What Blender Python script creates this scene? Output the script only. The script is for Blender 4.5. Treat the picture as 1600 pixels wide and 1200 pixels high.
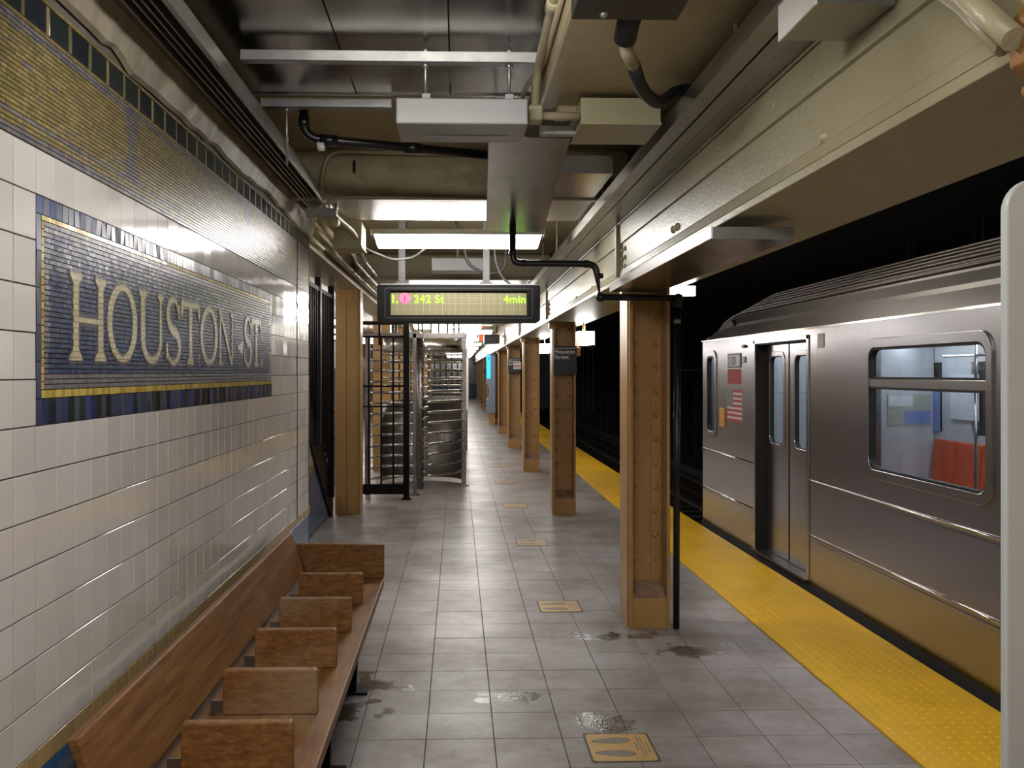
import bpy, math, random
from mathutils import Vector, Matrix
random.seed(7)
PI = math.pi
for o in list(bpy.data.objects): bpy.data.objects.remove(o)
SC = bpy.context.scene
C = SC.collection

# ---------------------------------------------------------------- camera, world, exposure
cam_d = bpy.data.cameras.new('camera'); cam = bpy.data.objects.new('camera', cam_d); C.objects.link(cam)
cam.location = (0, 0, 1.64); cam.rotation_euler = (PI/2, 0, -math.atan(40/1400))
cam_d.sensor_width = 36; cam_d.lens = 31.5; cam_d.shift_x = 45/1600; cam_d.shift_y = -18/1600
cam_d.clip_start = 0.05; cam_d.clip_end = 200
SC.camera = cam
W = bpy.data.worlds.new('world'); SC.world = W; W.use_nodes = True
W.node_tree.nodes['Background'].inputs[0].default_value = (0.9, 0.95, 1.0, 1)
W.node_tree.nodes['Background'].inputs[1].default_value = 0.004
SC.view_settings.view_transform = 'Standard'; SC.view_settings.look = 'None'
SC.view_settings.gamma = 1; SC.view_settings.use_curve_mapping = False
SC.view_settings.exposure = 0.38
TUBE = 34.0      # strength of the fluorescent lenses

# ---------------------------------------------------------------- materials
def lin(h):
    h = h.lstrip('#'); v = [int(h[i:i+2], 16)/255 for i in (0, 2, 4)]
    return tuple((c/12.92 if c <= .04045 else ((c+.055)/1.055)**2.4) for c in v) + (1,)
def nd(nt, t, **kw):
    n = nt.nodes.new(t)
    for k, v in kw.items(): setattr(n, k, v)
    return n
def mat(name, color, rough=.5, metal=0, vary=0, vscale=3, dark=None, bump=0, bscale=60, tint=0, rvary=0,
        stretch=None, emit=0, coat=0, spec=None, thr=(.35, .7), detail=6, bdist=.004):
    m = bpy.data.materials.new(name); m.use_nodes = True; nt = m.node_tree; B = nt.nodes['Principled BSDF']
    c = lin(color); B.inputs['Base Color'].default_value = c
    B.inputs['Roughness'].default_value = rough; B.inputs['Metallic'].default_value = metal
    if coat: B.inputs['Coat Weight'].default_value = coat; B.inputs['Coat Roughness'].default_value = .12
    if spec is not None: B.inputs['Specular IOR Level'].default_value = spec
    if emit:
        B.inputs['Emission Color'].default_value = c; B.inputs['Emission Strength'].default_value = emit
    L = nt.links.new
    src = None
    if vary or bump or rvary:
        geo = nd(nt, 'ShaderNodeNewGeometry'); vec = geo.outputs['Position']
        if stretch:
            mp = nd(nt, 'ShaderNodeMapping'); mp.inputs['Scale'].default_value = stretch; L(vec, mp.inputs['Vector']); vec = mp.outputs[0]
    if vary:
        n = nd(nt, 'ShaderNodeTexNoise'); n.inputs['Scale'].default_value = vscale; n.inputs['Detail'].default_value = detail; n.inputs['Roughness'].default_value = .65
        L(vec, n.inputs['Vector'])
        r = nd(nt, 'ShaderNodeMapRange'); r.inputs[1].default_value = thr[0]; r.inputs[2].default_value = thr[1]; L(n.outputs['Fac'], r.inputs[0])
        mx = nd(nt, 'ShaderNodeMix', data_type='RGBA'); mx.inputs[6].default_value = c
        d = lin(dark) if dark else tuple(x*(1-vary) for x in c[:3]) + (1,)
        mx.inputs[7].default_value = d
        ml = nd(nt, 'ShaderNodeMath', operation='MULTIPLY'); ml.inputs[1].default_value = vary if dark else 1; L(r.outputs[0], ml.inputs[0])
        L(ml.outputs[0], mx.inputs[0]); src = mx.outputs[2]
    if tint:
        oi = nd(nt, 'ShaderNodeObjectInfo'); hs = nd(nt, 'ShaderNodeHueSaturation')
        r2 = nd(nt, 'ShaderNodeMapRange'); r2.inputs[3].default_value = 1-tint; r2.inputs[4].default_value = 1+tint; L(oi.outputs['Random'], r2.inputs[0])
        L(r2.outputs[0], hs.inputs['Value'])
        if src is not None: L(src, hs.inputs['Color'])
        else: hs.inputs['Color'].default_value = c
        src = hs.outputs[0]
    if src is not None: L(src, B.inputs['Base Color'])
    if rvary:
        n = nd(nt, 'ShaderNodeTexNoise'); n.inputs['Scale'].default_value = vscale*1.7; n.inputs['Detail'].default_value = 4; L(vec, n.inputs['Vector'])
        r = nd(nt, 'ShaderNodeMapRange'); r.inputs[1].default_value = .3; r.inputs[2].default_value = .7
        r.inputs[3].default_value = max(.02, rough-rvary); r.inputs[4].default_value = rough+rvary; L(n.outputs['Fac'], r.inputs[0]); L(r.outputs[0], B.inputs['Roughness'])
    if bump:
        n = nd(nt, 'ShaderNodeTexNoise'); n.inputs['Scale'].default_value = bscale; n.inputs['Detail'].default_value = 3; L(vec, n.inputs['Vector'])
        b = nd(nt, 'ShaderNodeBump'); b.inputs['Strength'].default_value = bump; b.inputs['Distance'].default_value = bdist
        L(n.outputs['Fac'], b.inputs['Height']); L(b.outputs[0], B.inputs['Normal'])
    return m

M = {}
M['white_tile'] = mat('white_glazed_tile', '#cbc7c2', .09, tint=.05, coat=.3)
M['white_tile_b'] = mat('white_glazed_tile_b', '#c4c0bb', .09, coat=.3)
M['tan_tile'] = mat('tan_tile', '#a88f66', .15, tint=.08)
M['blue_tile'] = mat('blue_tile', '#3c5f8c', .12, tint=.10)
M['grout'] = mat('grout', '#6f685e', .8, vary=.5, vscale=8)
M['floor_grout'] = mat('floor_grout', '#3c3835', .7, vary=.5, vscale=5)
M['mos_gold'] = [mat('mosaic_gold_%s' % h, h, .33, spec=.4) for h in ('#84754a', '#7b7045', '#716742', '#8c7c55', '#7d6c49', '#6a613d')]
M['mos_grey'] = [mat('mosaic_grey_%s' % h, h, .32, spec=.35) for h in ('#67626a', '#5b5860', '#74706f', '#6b6660')]
M['mos_blue'] = [mat('mosaic_blue_%s' % h, h, .3, spec=.2) for h in ('#2a3350', '#333a52', '#2c3a68', '#3b3f50', '#20294a', '#44485a')]
M['mos_green'] = [mat('mosaic_green_%s' % h, h, .16, coat=.3) for h in ('#272f2d', '#262b35', '#2c3331', '#22272d')]
M['mos_cream'] = [mat('mosaic_cream_%s' % h, h, .25) for h in ('#b3a586', '#a69877', '#bbaf93')]
M['mos_yellow'] = [mat('mosaic_yellow_%s' % h, h, .2) for h in ('#b09a4c', '#a38c3a', '#bfa95e')]
M['cream'] = mat('cream_gloss_paint', '#a29b7e', .38, vary=.4, vscale=1.6, dark='#8f8460', bump=.5, bscale=60)
M['cream_flat'] = mat('cream_wall_paint', '#b2a681', .42, vary=.7, vscale=1.3, dark='#84734a', bump=.5, bscale=25)
M['plaster'] = mat('cracked_plaster', '#b3aa86', .5, vary=.6, vscale=2.5, dark='#7c714c', bump=1.0, bscale=9, bdist=.03)
M['soffit'] = mat('stained_brown_soffit', '#6e5a34', .55, vary=.7, vscale=2.2, dark='#3a2c14', bump=.4, bscale=20)
M['grimy'] = mat('grimy_plaster', '#a19883', .6, vary=.8, vscale=4, dark='#4a4030', bump=.6, bscale=18)
M['tan_paint'] = mat('ochre_column_paint', '#b38b56', .36, vary=.4, vscale=3, dark='#99713e', bump=.3, bscale=45)
M['rust'] = mat('rusty_paint', '#8f642c', .5, vary=.7, vscale=14, dark='#4b2a12', bump=.6, bscale=60)
M['chip'] = mat('chipped_paint_top', '#a28a76', .7, vary=.9, vscale=14, dark='#75513a', bump=.8, bscale=50)
M['galv'] = mat('galvanised_sheet', '#9a968f', .22, metal=1, vary=.15, vscale=1.2, detail=2, rvary=.06)
M['hanger'] = mat('grey_hanger', '#4f4e4c', .45, metal=.2)
M['galv_light'] = mat('galvanised_channel', '#a9aaa8', .38, metal=.85, vary=.25, vscale=12)
M['tray'] = mat('aluminium_tray', '#a7a29b', .33, metal=.9, vary=.2, vscale=4)
M['tray_in'] = mat('tray_inside', '#2d2a26', .45, metal=.6)
M['gbox'] = mat('grey_painted_steel', '#9b9c9c', .35, vary=.12, vscale=5)
M['black_pipe'] = mat('black_plastic_pipe', '#131316', .3)
M['black'] = mat('black_paint', '#08090a', .42, spec=.15)
M['black_matte'] = mat('black_matte', '#141416', .6)
M['dark_grey'] = mat('dark_grey_steel', '#2f2c28', .4, metal=.2)
M['steel'] = mat('stainless', '#c4c0bb', .3, metal=1, rvary=.06, vscale=9)
M['steel_dirty'] = mat('stainless_scuffed', '#96908c', .38, metal=1, vary=.45, vscale=7, rvary=.1)
M['train'] = mat('train_stainless', '#a9a6aa', .25, metal=1, vary=.12, vscale=.5, detail=0, rvary=.04, stretch=(1, .25, 1))
M['train_dark'] = mat('train_roof', '#8c8480', .4, metal=.75, vary=.15, vscale=1.5, detail=2, stretch=(1, .3, 1))
M['chrome'] = mat('chrome', '#d8d5d0', .12, metal=1)
M['rubber'] = mat('rubber', '#0f0f10', .6)
M['inter_wall'] = mat('train_interior_white', '#c2c6c8', .4)
M['inter_floor'] = mat('train_interior_floor', '#3c3c3e', .5)
M['orange'] = mat('orange_seat', '#d2582a', .35)
M['red'] = mat('red_badge', '#b3242c', .65)
M['flag_white'] = mat('flag_white', '#c9c2b8', .5)
M['flag_blue'] = mat('flag_blue', '#55565f', .5)
M['tag_yellow'] = mat('tag_yellow', '#d79a1c', .45)
M['paper'] = mat('paper', '#d6dadf', .6)
M['map_blue'] = mat('map_blue', '#7b8fc4', .5)
M['map_green'] = mat('map_green', '#a9b1a0', .5)
M['track'] = mat('track_ballast', '#15130f', .9, vary=.6, vscale=6, bump=1, bscale=20)
M['tunnel'] = mat('sooty_tunnel', '#121212', .9)
M['tunnel_steel'] = mat('sooty_steel', '#1c1c1e', .6)
M['rail'] = mat('rail', '#5a5654', .35, metal=1)
M['yellow'] = mat('tactile_yellow', '#ecb90a', .5, vary=.5, vscale=2.2, dark='#c2930f', thr=(.45, .75), bump=.2, bscale=80)
M['wood'] = None
M['decal'] = mat('floor_decal', '#d3ab66', .35, vary=.4, vscale=25, dark='#a47c40')
M['decal_dark'] = mat('floor_decal_edge', '#4a423c', .5)
M['foot'] = mat('decal_foot', '#857d73', .4)
M['letter_white'] = mat('sign_white', '#e6e6e6', .5)
M['sign_black'] = mat('sign_black', '#24242a', .4)
M['lens'] = mat('fluorescent_lens', '#fffbf6', .4, emit=TUBE)
M['lens_far'] = mat('fluorescent_lens_far', '#fffbf6', .4, emit=TUBE*.6)
M['lens_track'] = mat('track_lamp_lens', '#fffbf6', .4, emit=TUBE*.5)
M['lens_end'] = mat('lens_end', '#d9cfae', .4, emit=.5)
M['train_lamp'] = mat('train_lamp', '#eef4ff', .4, emit=8.0)
M['led_screen'] = mat('led_matrix', '#8d8662', .6)
M['led_line'] = mat('led_module_line', '#c0b890', .5)
M['led_green'] = mat('led_green', '#7fff10', .5, emit=1.6)
M['led_pink'] = mat('led_pink', '#ff5070', .5, emit=1.1)
M['cyan'] = mat('cyan_screen', '#22b8ff', .4, emit=1.3)
M['kiosk'] = mat('kiosk_grey', '#8a94a6', .3, metal=.3)
M['panel_grey'] = mat('light_grey_enamel', '#b4b8b6', .35, vary=.08, vscale=2)
M['orange_sign'] = mat('orange_sign', '#f0562a', .5, emit=.6)
M['white_paint'] = mat('white_enamel', '#e2e0da', .4)

def glass_mat():
    m = bpy.data.materials.new('window_glass'); m.use_nodes = True; nt = m.node_tree
    nt.nodes.remove(nt.nodes['Principled BSDF']); out = nt.nodes['Material Output']
    g = nd(nt, 'ShaderNodeBsdfGlossy'); g.inputs['Roughness'].default_value = .04
    t = nd(nt, 'ShaderNodeBsdfTransparent'); t.inputs[0].default_value = (.82, .86, .88, 1)
    mx = nd(nt, 'ShaderNodeMixShader'); L = nt.links.new
    ge = nd(nt, 'ShaderNodeNewGeometry'); dt = nd(nt, 'ShaderNodeVectorMath', operation='DOT_PRODUCT'); L(ge.outputs['Incoming'], dt.inputs[0]); L(ge.outputs['Normal'], dt.inputs[1])
    ab = nd(nt, 'ShaderNodeMath', operation='ABSOLUTE'); L(dt.outputs['Value'], ab.inputs[0])
    su = nd(nt, 'ShaderNodeMath', operation='SUBTRACT'); su.inputs[0].default_value = 1; L(ab.outputs[0], su.inputs[1])
    pw = nd(nt, 'ShaderNodeMath', operation='POWER'); pw.inputs[1].default_value = 5; L(su.outputs[0], pw.inputs[0])
    f = nd(nt, 'ShaderNodeMath', operation='MULTIPLY_ADD'); f.inputs[1].default_value = .93; f.inputs[2].default_value = .05; L(pw.outputs[0], f.inputs[0])
    L(f.outputs[0], mx.inputs[0]); L(t.outputs[0], mx.inputs[1]); L(g.outputs[0], mx.inputs[2]); L(mx.outputs[0], out.inputs[0])
    return m
M['glass'] = glass_mat()

def wood_mat():
    m = bpy.data.materials.new('varnished_bench_wood'); m.use_nodes = True; nt = m.node_tree; B = nt.nodes['Principled BSDF']; L = nt.links.new
    tc = nd(nt, 'ShaderNodeTexCoord')
    oi = nd(nt, 'ShaderNodeObjectInfo')
    add = nd(nt, 'ShaderNodeVectorMath', operation='ADD'); L(tc.outputs['Generated'], add.inputs[0])
    mul = nd(nt, 'ShaderNodeVectorMath', operation='SCALE'); mul.inputs['Scale'].default_value = 0
    geo = nd(nt, 'ShaderNodeNewGeometry')
    mp = nd(nt, 'ShaderNodeMapping'); mp.inputs['Scale'].default_value = (9, 1.2, 26); L(geo.outputs['Position'], mp.inputs['Vector'])
    n = nd(nt, 'ShaderNodeTexNoise'); n.inputs['Scale'].default_value = 2.2; n.inputs['Detail'].default_value = 8; n.inputs['Roughness'].default_value = .7; n.inputs['Distortion'].default_value = .6
    L(mp.outputs[0], n.inputs['Vector'])
    r = nd(nt, 'ShaderNodeValToRGB'); e = r.color_ramp.elements
    e[0].position = .3; e[0].color = lin('#51351b'); e[1].position = .72; e[1].color = lin('#98713f')
    k = r.color_ramp.elements.new(.5); k.color = lin('#795128')
    L(n.outputs['Fac'], r.inputs[0])
    n2 = nd(nt, 'ShaderNodeTexNoise'); n2.inputs['Scale'].default_value = 2.6; n2.inputs['Detail'].default_value = 5; L(geo.outputs['Position'], n2.inputs['Vector'])
    r2 = nd(nt, 'ShaderNodeMapRange'); r2.inputs[1].default_value = .52; r2.inputs[2].default_value = .72; r2.inputs[4].default_value = .45; L(n2.outputs['Fac'], r2.inputs[0])
    mx = nd(nt, 'ShaderNodeMix', data_type='RGBA'); mx.inputs[7].default_value = lin('#a08d74'); L(r.outputs[0], mx.inputs[6]); L(r2.outputs[0], mx.inputs[0])
    L(mx.outputs[2], B.inputs['Base Color'])
    rr = nd(nt, 'ShaderNodeMapRange'); B.inputs['Specular IOR Level'].default_value = .38; rr.inputs[3].default_value = .36; rr.inputs[4].default_value = .6; L(n.outputs['Fac'], rr.inputs[0]); L(rr.outputs[0], B.inputs['Roughness'])
    b = nd(nt, 'ShaderNodeBump'); b.inputs['Strength'].default_value = .15; b.inputs['Distance'].default_value = .002; L(n.outputs['Fac'], b.inputs['Height']); L(b.outputs[0], B.inputs['Normal'])
    return m
M['wood'] = wood_mat()

def floor_mat():
    m = bpy.data.materials.new('platform_floor_tile'); m.use_nodes = True; nt = m.node_tree; B = nt.nodes['Principled BSDF']; L = nt.links.new
    geo = nd(nt, 'ShaderNodeNewGeometry'); P = geo.outputs['Position']
    oi = nd(nt, 'ShaderNodeObjectInfo')
    n = nd(nt, 'ShaderNodeTexNoise'); n.inputs['Scale'].default_value = 1.1; n.inputs['Detail'].default_value = 9; n.inputs['Roughness'].default_value = .68; L(P, n.inputs['Vector'])
    r = nd(nt, 'ShaderNodeValToRGB'); e = r.color_ramp.elements
    e[0].position = .36; e[0].color = lin('#776c61'); e[1].position = .62; e[1].color = lin('#a8a1a1')
    L(n.outputs['Fac'], r.inputs[0])
    n3 = nd(nt, 'ShaderNodeTexNoise'); n3.inputs['Scale'].default_value = 22; n3.inputs['Detail'].default_value = 6; L(P, n3.inputs['Vector'])
    sp = nd(nt, 'ShaderNodeMapRange'); sp.inputs[1].default_value = .6; sp.inputs[2].default_value = .75; sp.inputs[4].default_value = .35; L(n3.outputs['Fac'], sp.inputs[0])
    mx0 = nd(nt, 'ShaderNodeMix', data_type='RGBA'); mx0.inputs[7].default_value = lin('#5a5048'); L(r.outputs[0], mx0.inputs[6]); L(sp.outputs[0], mx0.inputs[0])
    hs = nd(nt, 'ShaderNodeHueSaturation'); r2 = nd(nt, 'ShaderNodeMapRange'); r2.inputs[3].default_value = .92; r2.inputs[4].default_value = 1.08
    L(oi.outputs['Random'], r2.inputs[0]); L(r2.outputs[0], hs.inputs['Value']); L(mx0.outputs[2], hs.inputs['Color'])
    # spilled water: irregular wet patches that stay where they are
    n4 = nd(nt, 'ShaderNodeTexNoise'); n4.inputs['Scale'].default_value = 7; n4.inputs['Detail'].default_value = 7; L(P, n4.inputs['Vector'])
    acc = None
    for cx, cy, sx, sy in ((-.42, 4.72, .27, .20), (.26, 4.52, .26, .13), (.66, 4.16, .21, .19), (-.66, 4.35, .34, .34), (.95, 5.55, .5, .1), (1.35, 5.25, .33, .2)):
        s = nd(nt, 'ShaderNodeVectorMath', operation='SUBTRACT'); s.inputs[1].default_value = (cx, cy, 0); L(P, s.inputs[0])
        v = nd(nt, 'ShaderNodeVectorMath', operation='MULTIPLY'); v.inputs[1].default_value = (1/sx, 1/sy, 0); L(s.outputs[0], v.inputs[0])
        l = nd(nt, 'ShaderNodeVectorMath', operation='LENGTH'); L(v.outputs[0], l.inputs[0])
        q = nd(nt, 'ShaderNodeMath', operation='SUBTRACT'); q.inputs[0].default_value = 1; L(l.outputs['Value'], q.inputs[1])
        if acc is None: acc = q.outputs[0]
        else:
            a = nd(nt, 'ShaderNodeMath', operation='MAXIMUM'); L(acc, a.inputs[0]); L(q.outputs[0], a.inputs[1]); acc = a.outputs[0]
    nn = nd(nt, 'ShaderNodeMapRange'); nn.inputs[1].default_value = .3; nn.inputs[2].default_value = .7; nn.inputs[3].default_value = -.8; nn.inputs[4].default_value = .35; L(n4.outputs['Fac'], nn.inputs[0])
    a = nd(nt, 'ShaderNodeMath', operation='ADD'); L(acc, a.inputs[0]); L(nn.outputs[0], a.inputs[1])
    wet = nd(nt, 'ShaderNodeMapRange'); wet.inputs[1].default_value = .1; wet.inputs[2].default_value = .42; L(a.outputs[0], wet.inputs[0])
    wm = nd(nt, 'ShaderNodeMix', data_type='RGBA', blend_type='MULTIPLY'); wm.inputs[7].default_value = (.42, .39, .34, 1); L(wet.outputs[0], wm.inputs[0]); L(hs.outputs[0], wm.inputs[6])
    L(wm.outputs[2], B.inputs['Base Color'])
    rr = nd(nt, 'ShaderNodeMapRange'); rr.inputs[1].default_value = .3; rr.inputs[2].default_value = .7; rr.inputs[3].default_value = .44; rr.inputs[4].default_value = .30; L(n.outputs['Fac'], rr.inputs[0])
    rw = nd(nt, 'ShaderNodeMix', data_type='FLOAT'); rw.inputs[3].default_value = .08; L(wet.outputs[0], rw.inputs[0]); L(rr.outputs[0], rw.inputs[2]); L(rw.outputs[0], B.inputs['Roughness'])
    n5 = nd(nt, 'ShaderNodeTexNoise'); n5.inputs['Scale'].default_value = 90; n5.inputs['Detail'].default_value = 2; L(P, n5.inputs['Vector'])
    bs = nd(nt, 'ShaderNodeMapRange'); bs.inputs[3].default_value = .12; bs.inputs[4].default_value = .55; L(wet.outputs[0], bs.inputs[0])
    b = nd(nt, 'ShaderNodeBump'); b.inputs['Distance'].default_value = .002; L(bs.outputs[0], b.inputs['Strength']); L(n5.outputs['Fac'], b.inputs['Height']); L(b.outputs[0], B.inputs['Normal'])
    return m
M['floor'] = floor_mat()

# ---------------------------------------------------------------- mesh helpers
ORG = {}
class MB:
    def __init__(s): s.v = []; s.f = []; s.m = []; s.s = []
    def face(s, idx, m=0, sm=False): s.f.append(tuple(idx)); s.m.append(m); s.s.append(sm)
    def box(s, x0, x1, y0, y1, z0, z1, m=0):
        b = len(s.v)
        s.v += [(x0,y0,z0),(x1,y0,z0),(x1,y1,z0),(x0,y1,z0),(x0,y0,z1),(x1,y0,z1),(x1,y1,z1),(x0,y1,z1)]
        for f in ((0,3,2,1),(4,5,6,7),(0,1,5,4),(1,2,6,5),(2,3,7,6),(3,0,4,7)): s.face([b+i for i in f], m)
        return s
    def prism(s, pts, axis, a0, a1, m=0, sm=False):
        """pts: 2D outline; axis 'x': pts=(y,z); 'y': pts=(x,z); 'z': pts=(x,y)"""
        b = len(s.v); n = len(pts)
        def put(p, a):
            return (a, p[0], p[1]) if axis == 'x' else ((p[0], a, p[1]) if axis == 'y' else (p[0], p[1], a))
        s.v += [put(p, a0) for p in pts] + [put(p, a1) for p in pts]
        s.face([b+i for i in range(n)], m); s.face([b+n+i for i in reversed(range(n))], m)
        for i in range(n):
            j = (i+1) % n; s.face((b+i, b+n+i, b+n+j, b+j), m, sm)
        return s
    def ring(s, outer, inner, axis, a0, a1, m=0):
        b = len(s.v); n = len(outer)
        def put(p, a):
            return (a, p[0], p[1]) if axis == 'x' else ((p[0], a, p[1]) if axis == 'y' else (p[0], p[1], a))
        for a in (a0, a1): s.v += [put(p, a) for p in outer] + [put(p, a) for p in inner]
        for i in range(n):
            j = (i+1) % n
            s.face((b+i, b+j, b+n+j, b+n+i), m); s.face((b+2*n+i, b+3*n+i, b+3*n+j, b+2*n+j), m)
            s.face((b+i, b+2*n+i, b+2*n+j, b+j), m); s.face((b+n+i, b+n+j, b+3*n+j, b+3*n+i), m)
        return s
    def tube(s, pts, r, seg=12, m=0, caps=True):
        P = [Vector(p) for p in pts]; b = len(s.v); n = len(P)
        up = None
        for i, p in enumerate(P):
            t = ((P[i+1]-p).normalized() if i == 0 else ((p-P[i-1]).normalized() if i == n-1 else ((P[i+1]-p).normalized()+(p-P[i-1]).normalized()).normalized()))
            if up is None:
                a = Vector((0,0,1)) if abs(t.z) < .9 else Vector((1,0,0)); up = (a - t*a.dot(t)).normalized()
            else: up = (up - t*up.dot(t)).normalized()
            w = t.cross(up); rr = r[i] if isinstance(r, (list, tuple)) else r
            for k in range(seg):
                a = 2*PI*k/seg; s.v.append(tuple(p + (up*math.cos(a) + w*math.sin(a))*rr))
        for i in range(n-1):
            for k in range(seg):
                k2 = (k+1) % seg; s.face((b+i*seg+k, b+i*seg+k2, b+(i+1)*seg+k2, b+(i+1)*seg+k), m, True)
        if caps:
            s.face([b+k for k in reversed(range(seg))], m); s.face([b+(n-1)*seg+k for k in range(seg)], m)
        return s
    def dome(s, c, nrm, r, h, m=0, seg=10, rings=3):
        c = Vector(c); nrm = Vector(nrm).normalized(); a = Vector((0,0,1)) if abs(nrm.z) < .9 else Vector((1,0,0))
        u = (a-nrm*a.dot(nrm)).normalized(); w = nrm.cross(u); b = len(s.v)
        for i in range(rings):
            t = i/rings*PI/2
            for k in range(seg):
                q = 2*PI*k/seg; s.v.append(tuple(c + (u*math.cos(q)+w*math.sin(q))*r*math.cos(t) + nrm*h*math.sin(t)))
        s.v.append(tuple(c+nrm*h)); top = len(s.v)-1
        for i in range(rings-1):
            for k in range(seg):
                k2 = (k+1) % seg; s.face((b+i*seg+k, b+i*seg+k2, b+(i+1)*seg+k2, b+(i+1)*seg+k), m, True)
        for k in range(seg): s.face((b+(rings-1)*seg+k, b+(rings-1)*seg+(k+1) % seg, top), m, True)
        return s
    def build(s, name, mats, parent=None, bevel=0, label=None, kind=None):
        if not isinstance(mats, (list, tuple)): mats = [mats]
        me = bpy.data.meshes.new(name)
        if parent is not None: org = ORG[parent.name]
        else:
            xs = [v[0] for v in s.v]; ys = [v[1] for v in s.v]; zs = [v[2] for v in s.v]
            org = Vector(((min(xs)+max(xs))/2, (min(ys)+max(ys))/2, min(zs)))
        me.from_pydata([(v[0]-org[0], v[1]-org[1], v[2]-org[2]) for v in s.v], [], s.f)
        for mm in mats: me.materials.append(mm)
        me.polygons.foreach_set('material_index', s.m); me.polygons.foreach_set('use_smooth', s.s)
        me.update()
        o = bpy.data.objects.new(name, me); C.objects.link(o)
        if parent is not None: o.parent = parent
        else: o.location = org
        ORG[o.name] = Vector(org)
        if bevel:
            bv = o.modifiers.new('bevel', 'BEVEL'); bv.width = bevel; bv.segments = 2; bv.limit_method = 'ANGLE'; bv.angle_limit = .7
        if label: o['label'] = label
        if kind: o['kind'] = kind
        return o
def bx(*a): return MB().box(*a)
def T(name, label, cat, loc, group=None):
    o = bpy.data.objects.new(name, None); C.objects.link(o); o.location = loc; o.empty_display_size = .1
    o['label'] = label; o['category'] = cat
    if group: o['group'] = group
    ORG[o.name] = Vector(loc); return o
def tag(o, label, cat, group=None):
    o['label'] = label; o['category'] = cat
    if group: o['group'] = group
    return o
def copy_tree(o, delta=None, label=None):
    kids = [k for k in bpy.data.objects if k.parent == o] if delta is not None or label else None
    def rec(src, par):
        c = src.copy(); C.objects.link(c)
        if par is not None: c.parent = par
        for ch in KIDS.get(src.name, []): rec(ch, c)
        return c
    KIDS = {}
    for k in bpy.data.objects:
        if k.parent is not None: KIDS.setdefault(k.parent.name, []).append(k)
    c = rec(o, None)
    if delta is not None: c.location = o.location + Vector(delta)
    if label: c['label'] = label
    ORG[c.name] = Vector(c.location)
    return c
def rrect(a0, a1, b0, b1, r, n=5):
    out = []
    for (ca, cb, st) in ((a1-r, b1-r, 0), (a0+r, b1-r, PI/2), (a0+r, b0+r, PI), (a1-r, b0+r, 1.5*PI)):
        for k in range(n+1):
            t = st + k*PI/2/n; out.append((ca+r*math.cos(t), cb+r*math.sin(t)))
    return out
def bend(pts, r=.06, n=5):
    """round the corners of a polyline"""
    P = [Vector(p) for p in pts]; out = [P[0]]
    for i in range(1, len(P)-1):
        a = (P[i-1]-P[i]); b = (P[i+1]-P[i]); rr = min(r, a.length*.45, b.length*.45); a = P[i]+a.normalized()*rr; b = P[i]+b.normalized()*rr
        for k in range(n+1):
            t = k/n; out.append(a*(1-t)**2 + P[i]*2*t*(1-t) + b*t*t)
    out.append(P[-1]); return [tuple(p) for p in out]
def text_mesh(txt, size, M4, name, material, parent, off=0.0, align='LEFT', spacing=1.0, depth=.0005):
    cu = bpy.data.curves.new('txt', 'FONT'); cu.body = txt; cu.size = size; cu.extrude = depth; cu.offset = off; cu.align_x = align; cu.space_character = spacing
    cu.resolution_u = 4
    t = bpy.data.objects.new('txt', cu); C.objects.link(t); dg = bpy.context.evaluated_depsgraph_get(); dg.update()
    me = bpy.data.meshes.new_from_object(t.evaluated_get(dg)); bpy.data.objects.remove(t); bpy.data.curves.remove(cu)
    me.transform(Matrix.Translation(-ORG[parent.name]) @ M4); me.name = name
    me.materials.clear(); me.materials.append(material)
    o = bpy.data.objects.new(name, me); C.objects.link(o); o.parent = parent; ORG[o.name] = ORG[parent.name]; return o
def facing_camera(x, y, z):   # text plane XZ, read from -Y
    return Matrix.Translation((x, y, z)) @ Matrix.Rotation(PI/2, 4, 'X')

# ---------------------------------------------------------------- the shell
XW, XR, XE = -1.03, 1.93, 2.59          # left wall face, inner edge of the yellow strip, platform edge
WY = 6.24                                # where the near tiled wall ends
YB, YF = -3.0, 60.0
# floor
fl = MB(); fl.box(-4.3, XE, YB-1, YF, -.30, -.004); fl.box(XE-.3, XE, YB-1, YF, -1.1, -.30)
floor = fl.build('floor', M['floor_grout']); floor['kind'] = 'structure'
TP = .3048; X0 = -.141; Y0 = 4.01
def tile_mesh(name, w, d, h, material, bev=.0012, axis='z'):
    g = .0018; a = w/2-g; b = d/2-g; c = a-bev; e = b-bev
    v = [(-a,-b,-h),(a,-b,-h),(a,b,-h),(-a,b,-h),(-a,-b,-bev),(a,-b,-bev),(a,b,-bev),(-a,b,-bev),(-c,-e,0),(c,-e,0),(c,e,0),(-c,e,0)]
    f = [(8,9,10,11)] + [(4+i,4+(i+1)%4,8+(i+1)%4,8+i) for i in range(4)] + [(i,(i+1)%4,4+(i+1)%4,4+i) for i in range(4)]
    if axis == 'x':      # tile faces +X: local (u,v,w) -> (w, u, v)
        v = [(q[2], q[0], q[1]) for q in v]
    me = bpy.data.meshes.new(name); me.from_pydata(v, [], f); me.materials.append(material); return me
cells = []
ncol = []
x = X0 + TP*-14
while x < XR-.02:
    x1 = min(x+TP, XR)
    ncol.append((x, x1)); x += TP
BLOCK = []   # footprints cut from the floor tiling
r0 = int(math.floor((YB-Y0)/TP)); r1 = int((YF-Y0)/TP)
for r in range(r0, r1):
    y = Y0 + r*TP
    for (xa, xb) in ncol:
        if y < WY and xb < XW+.02: continue
        xa2 = max(xa, XW+.001) if y < WY else xa
        if xb-xa2 < .03: continue
        cells.append((xa2, xb, y, y+TP))
near = [c for c in cells if c[2] > 3.35 and c[2] < 14 and c[0] > -2.0]
near.sort(key=lambda c: c[2]+abs(c[0])*.02); near = near[:298]; ns = set(near)
tm = {}
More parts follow.
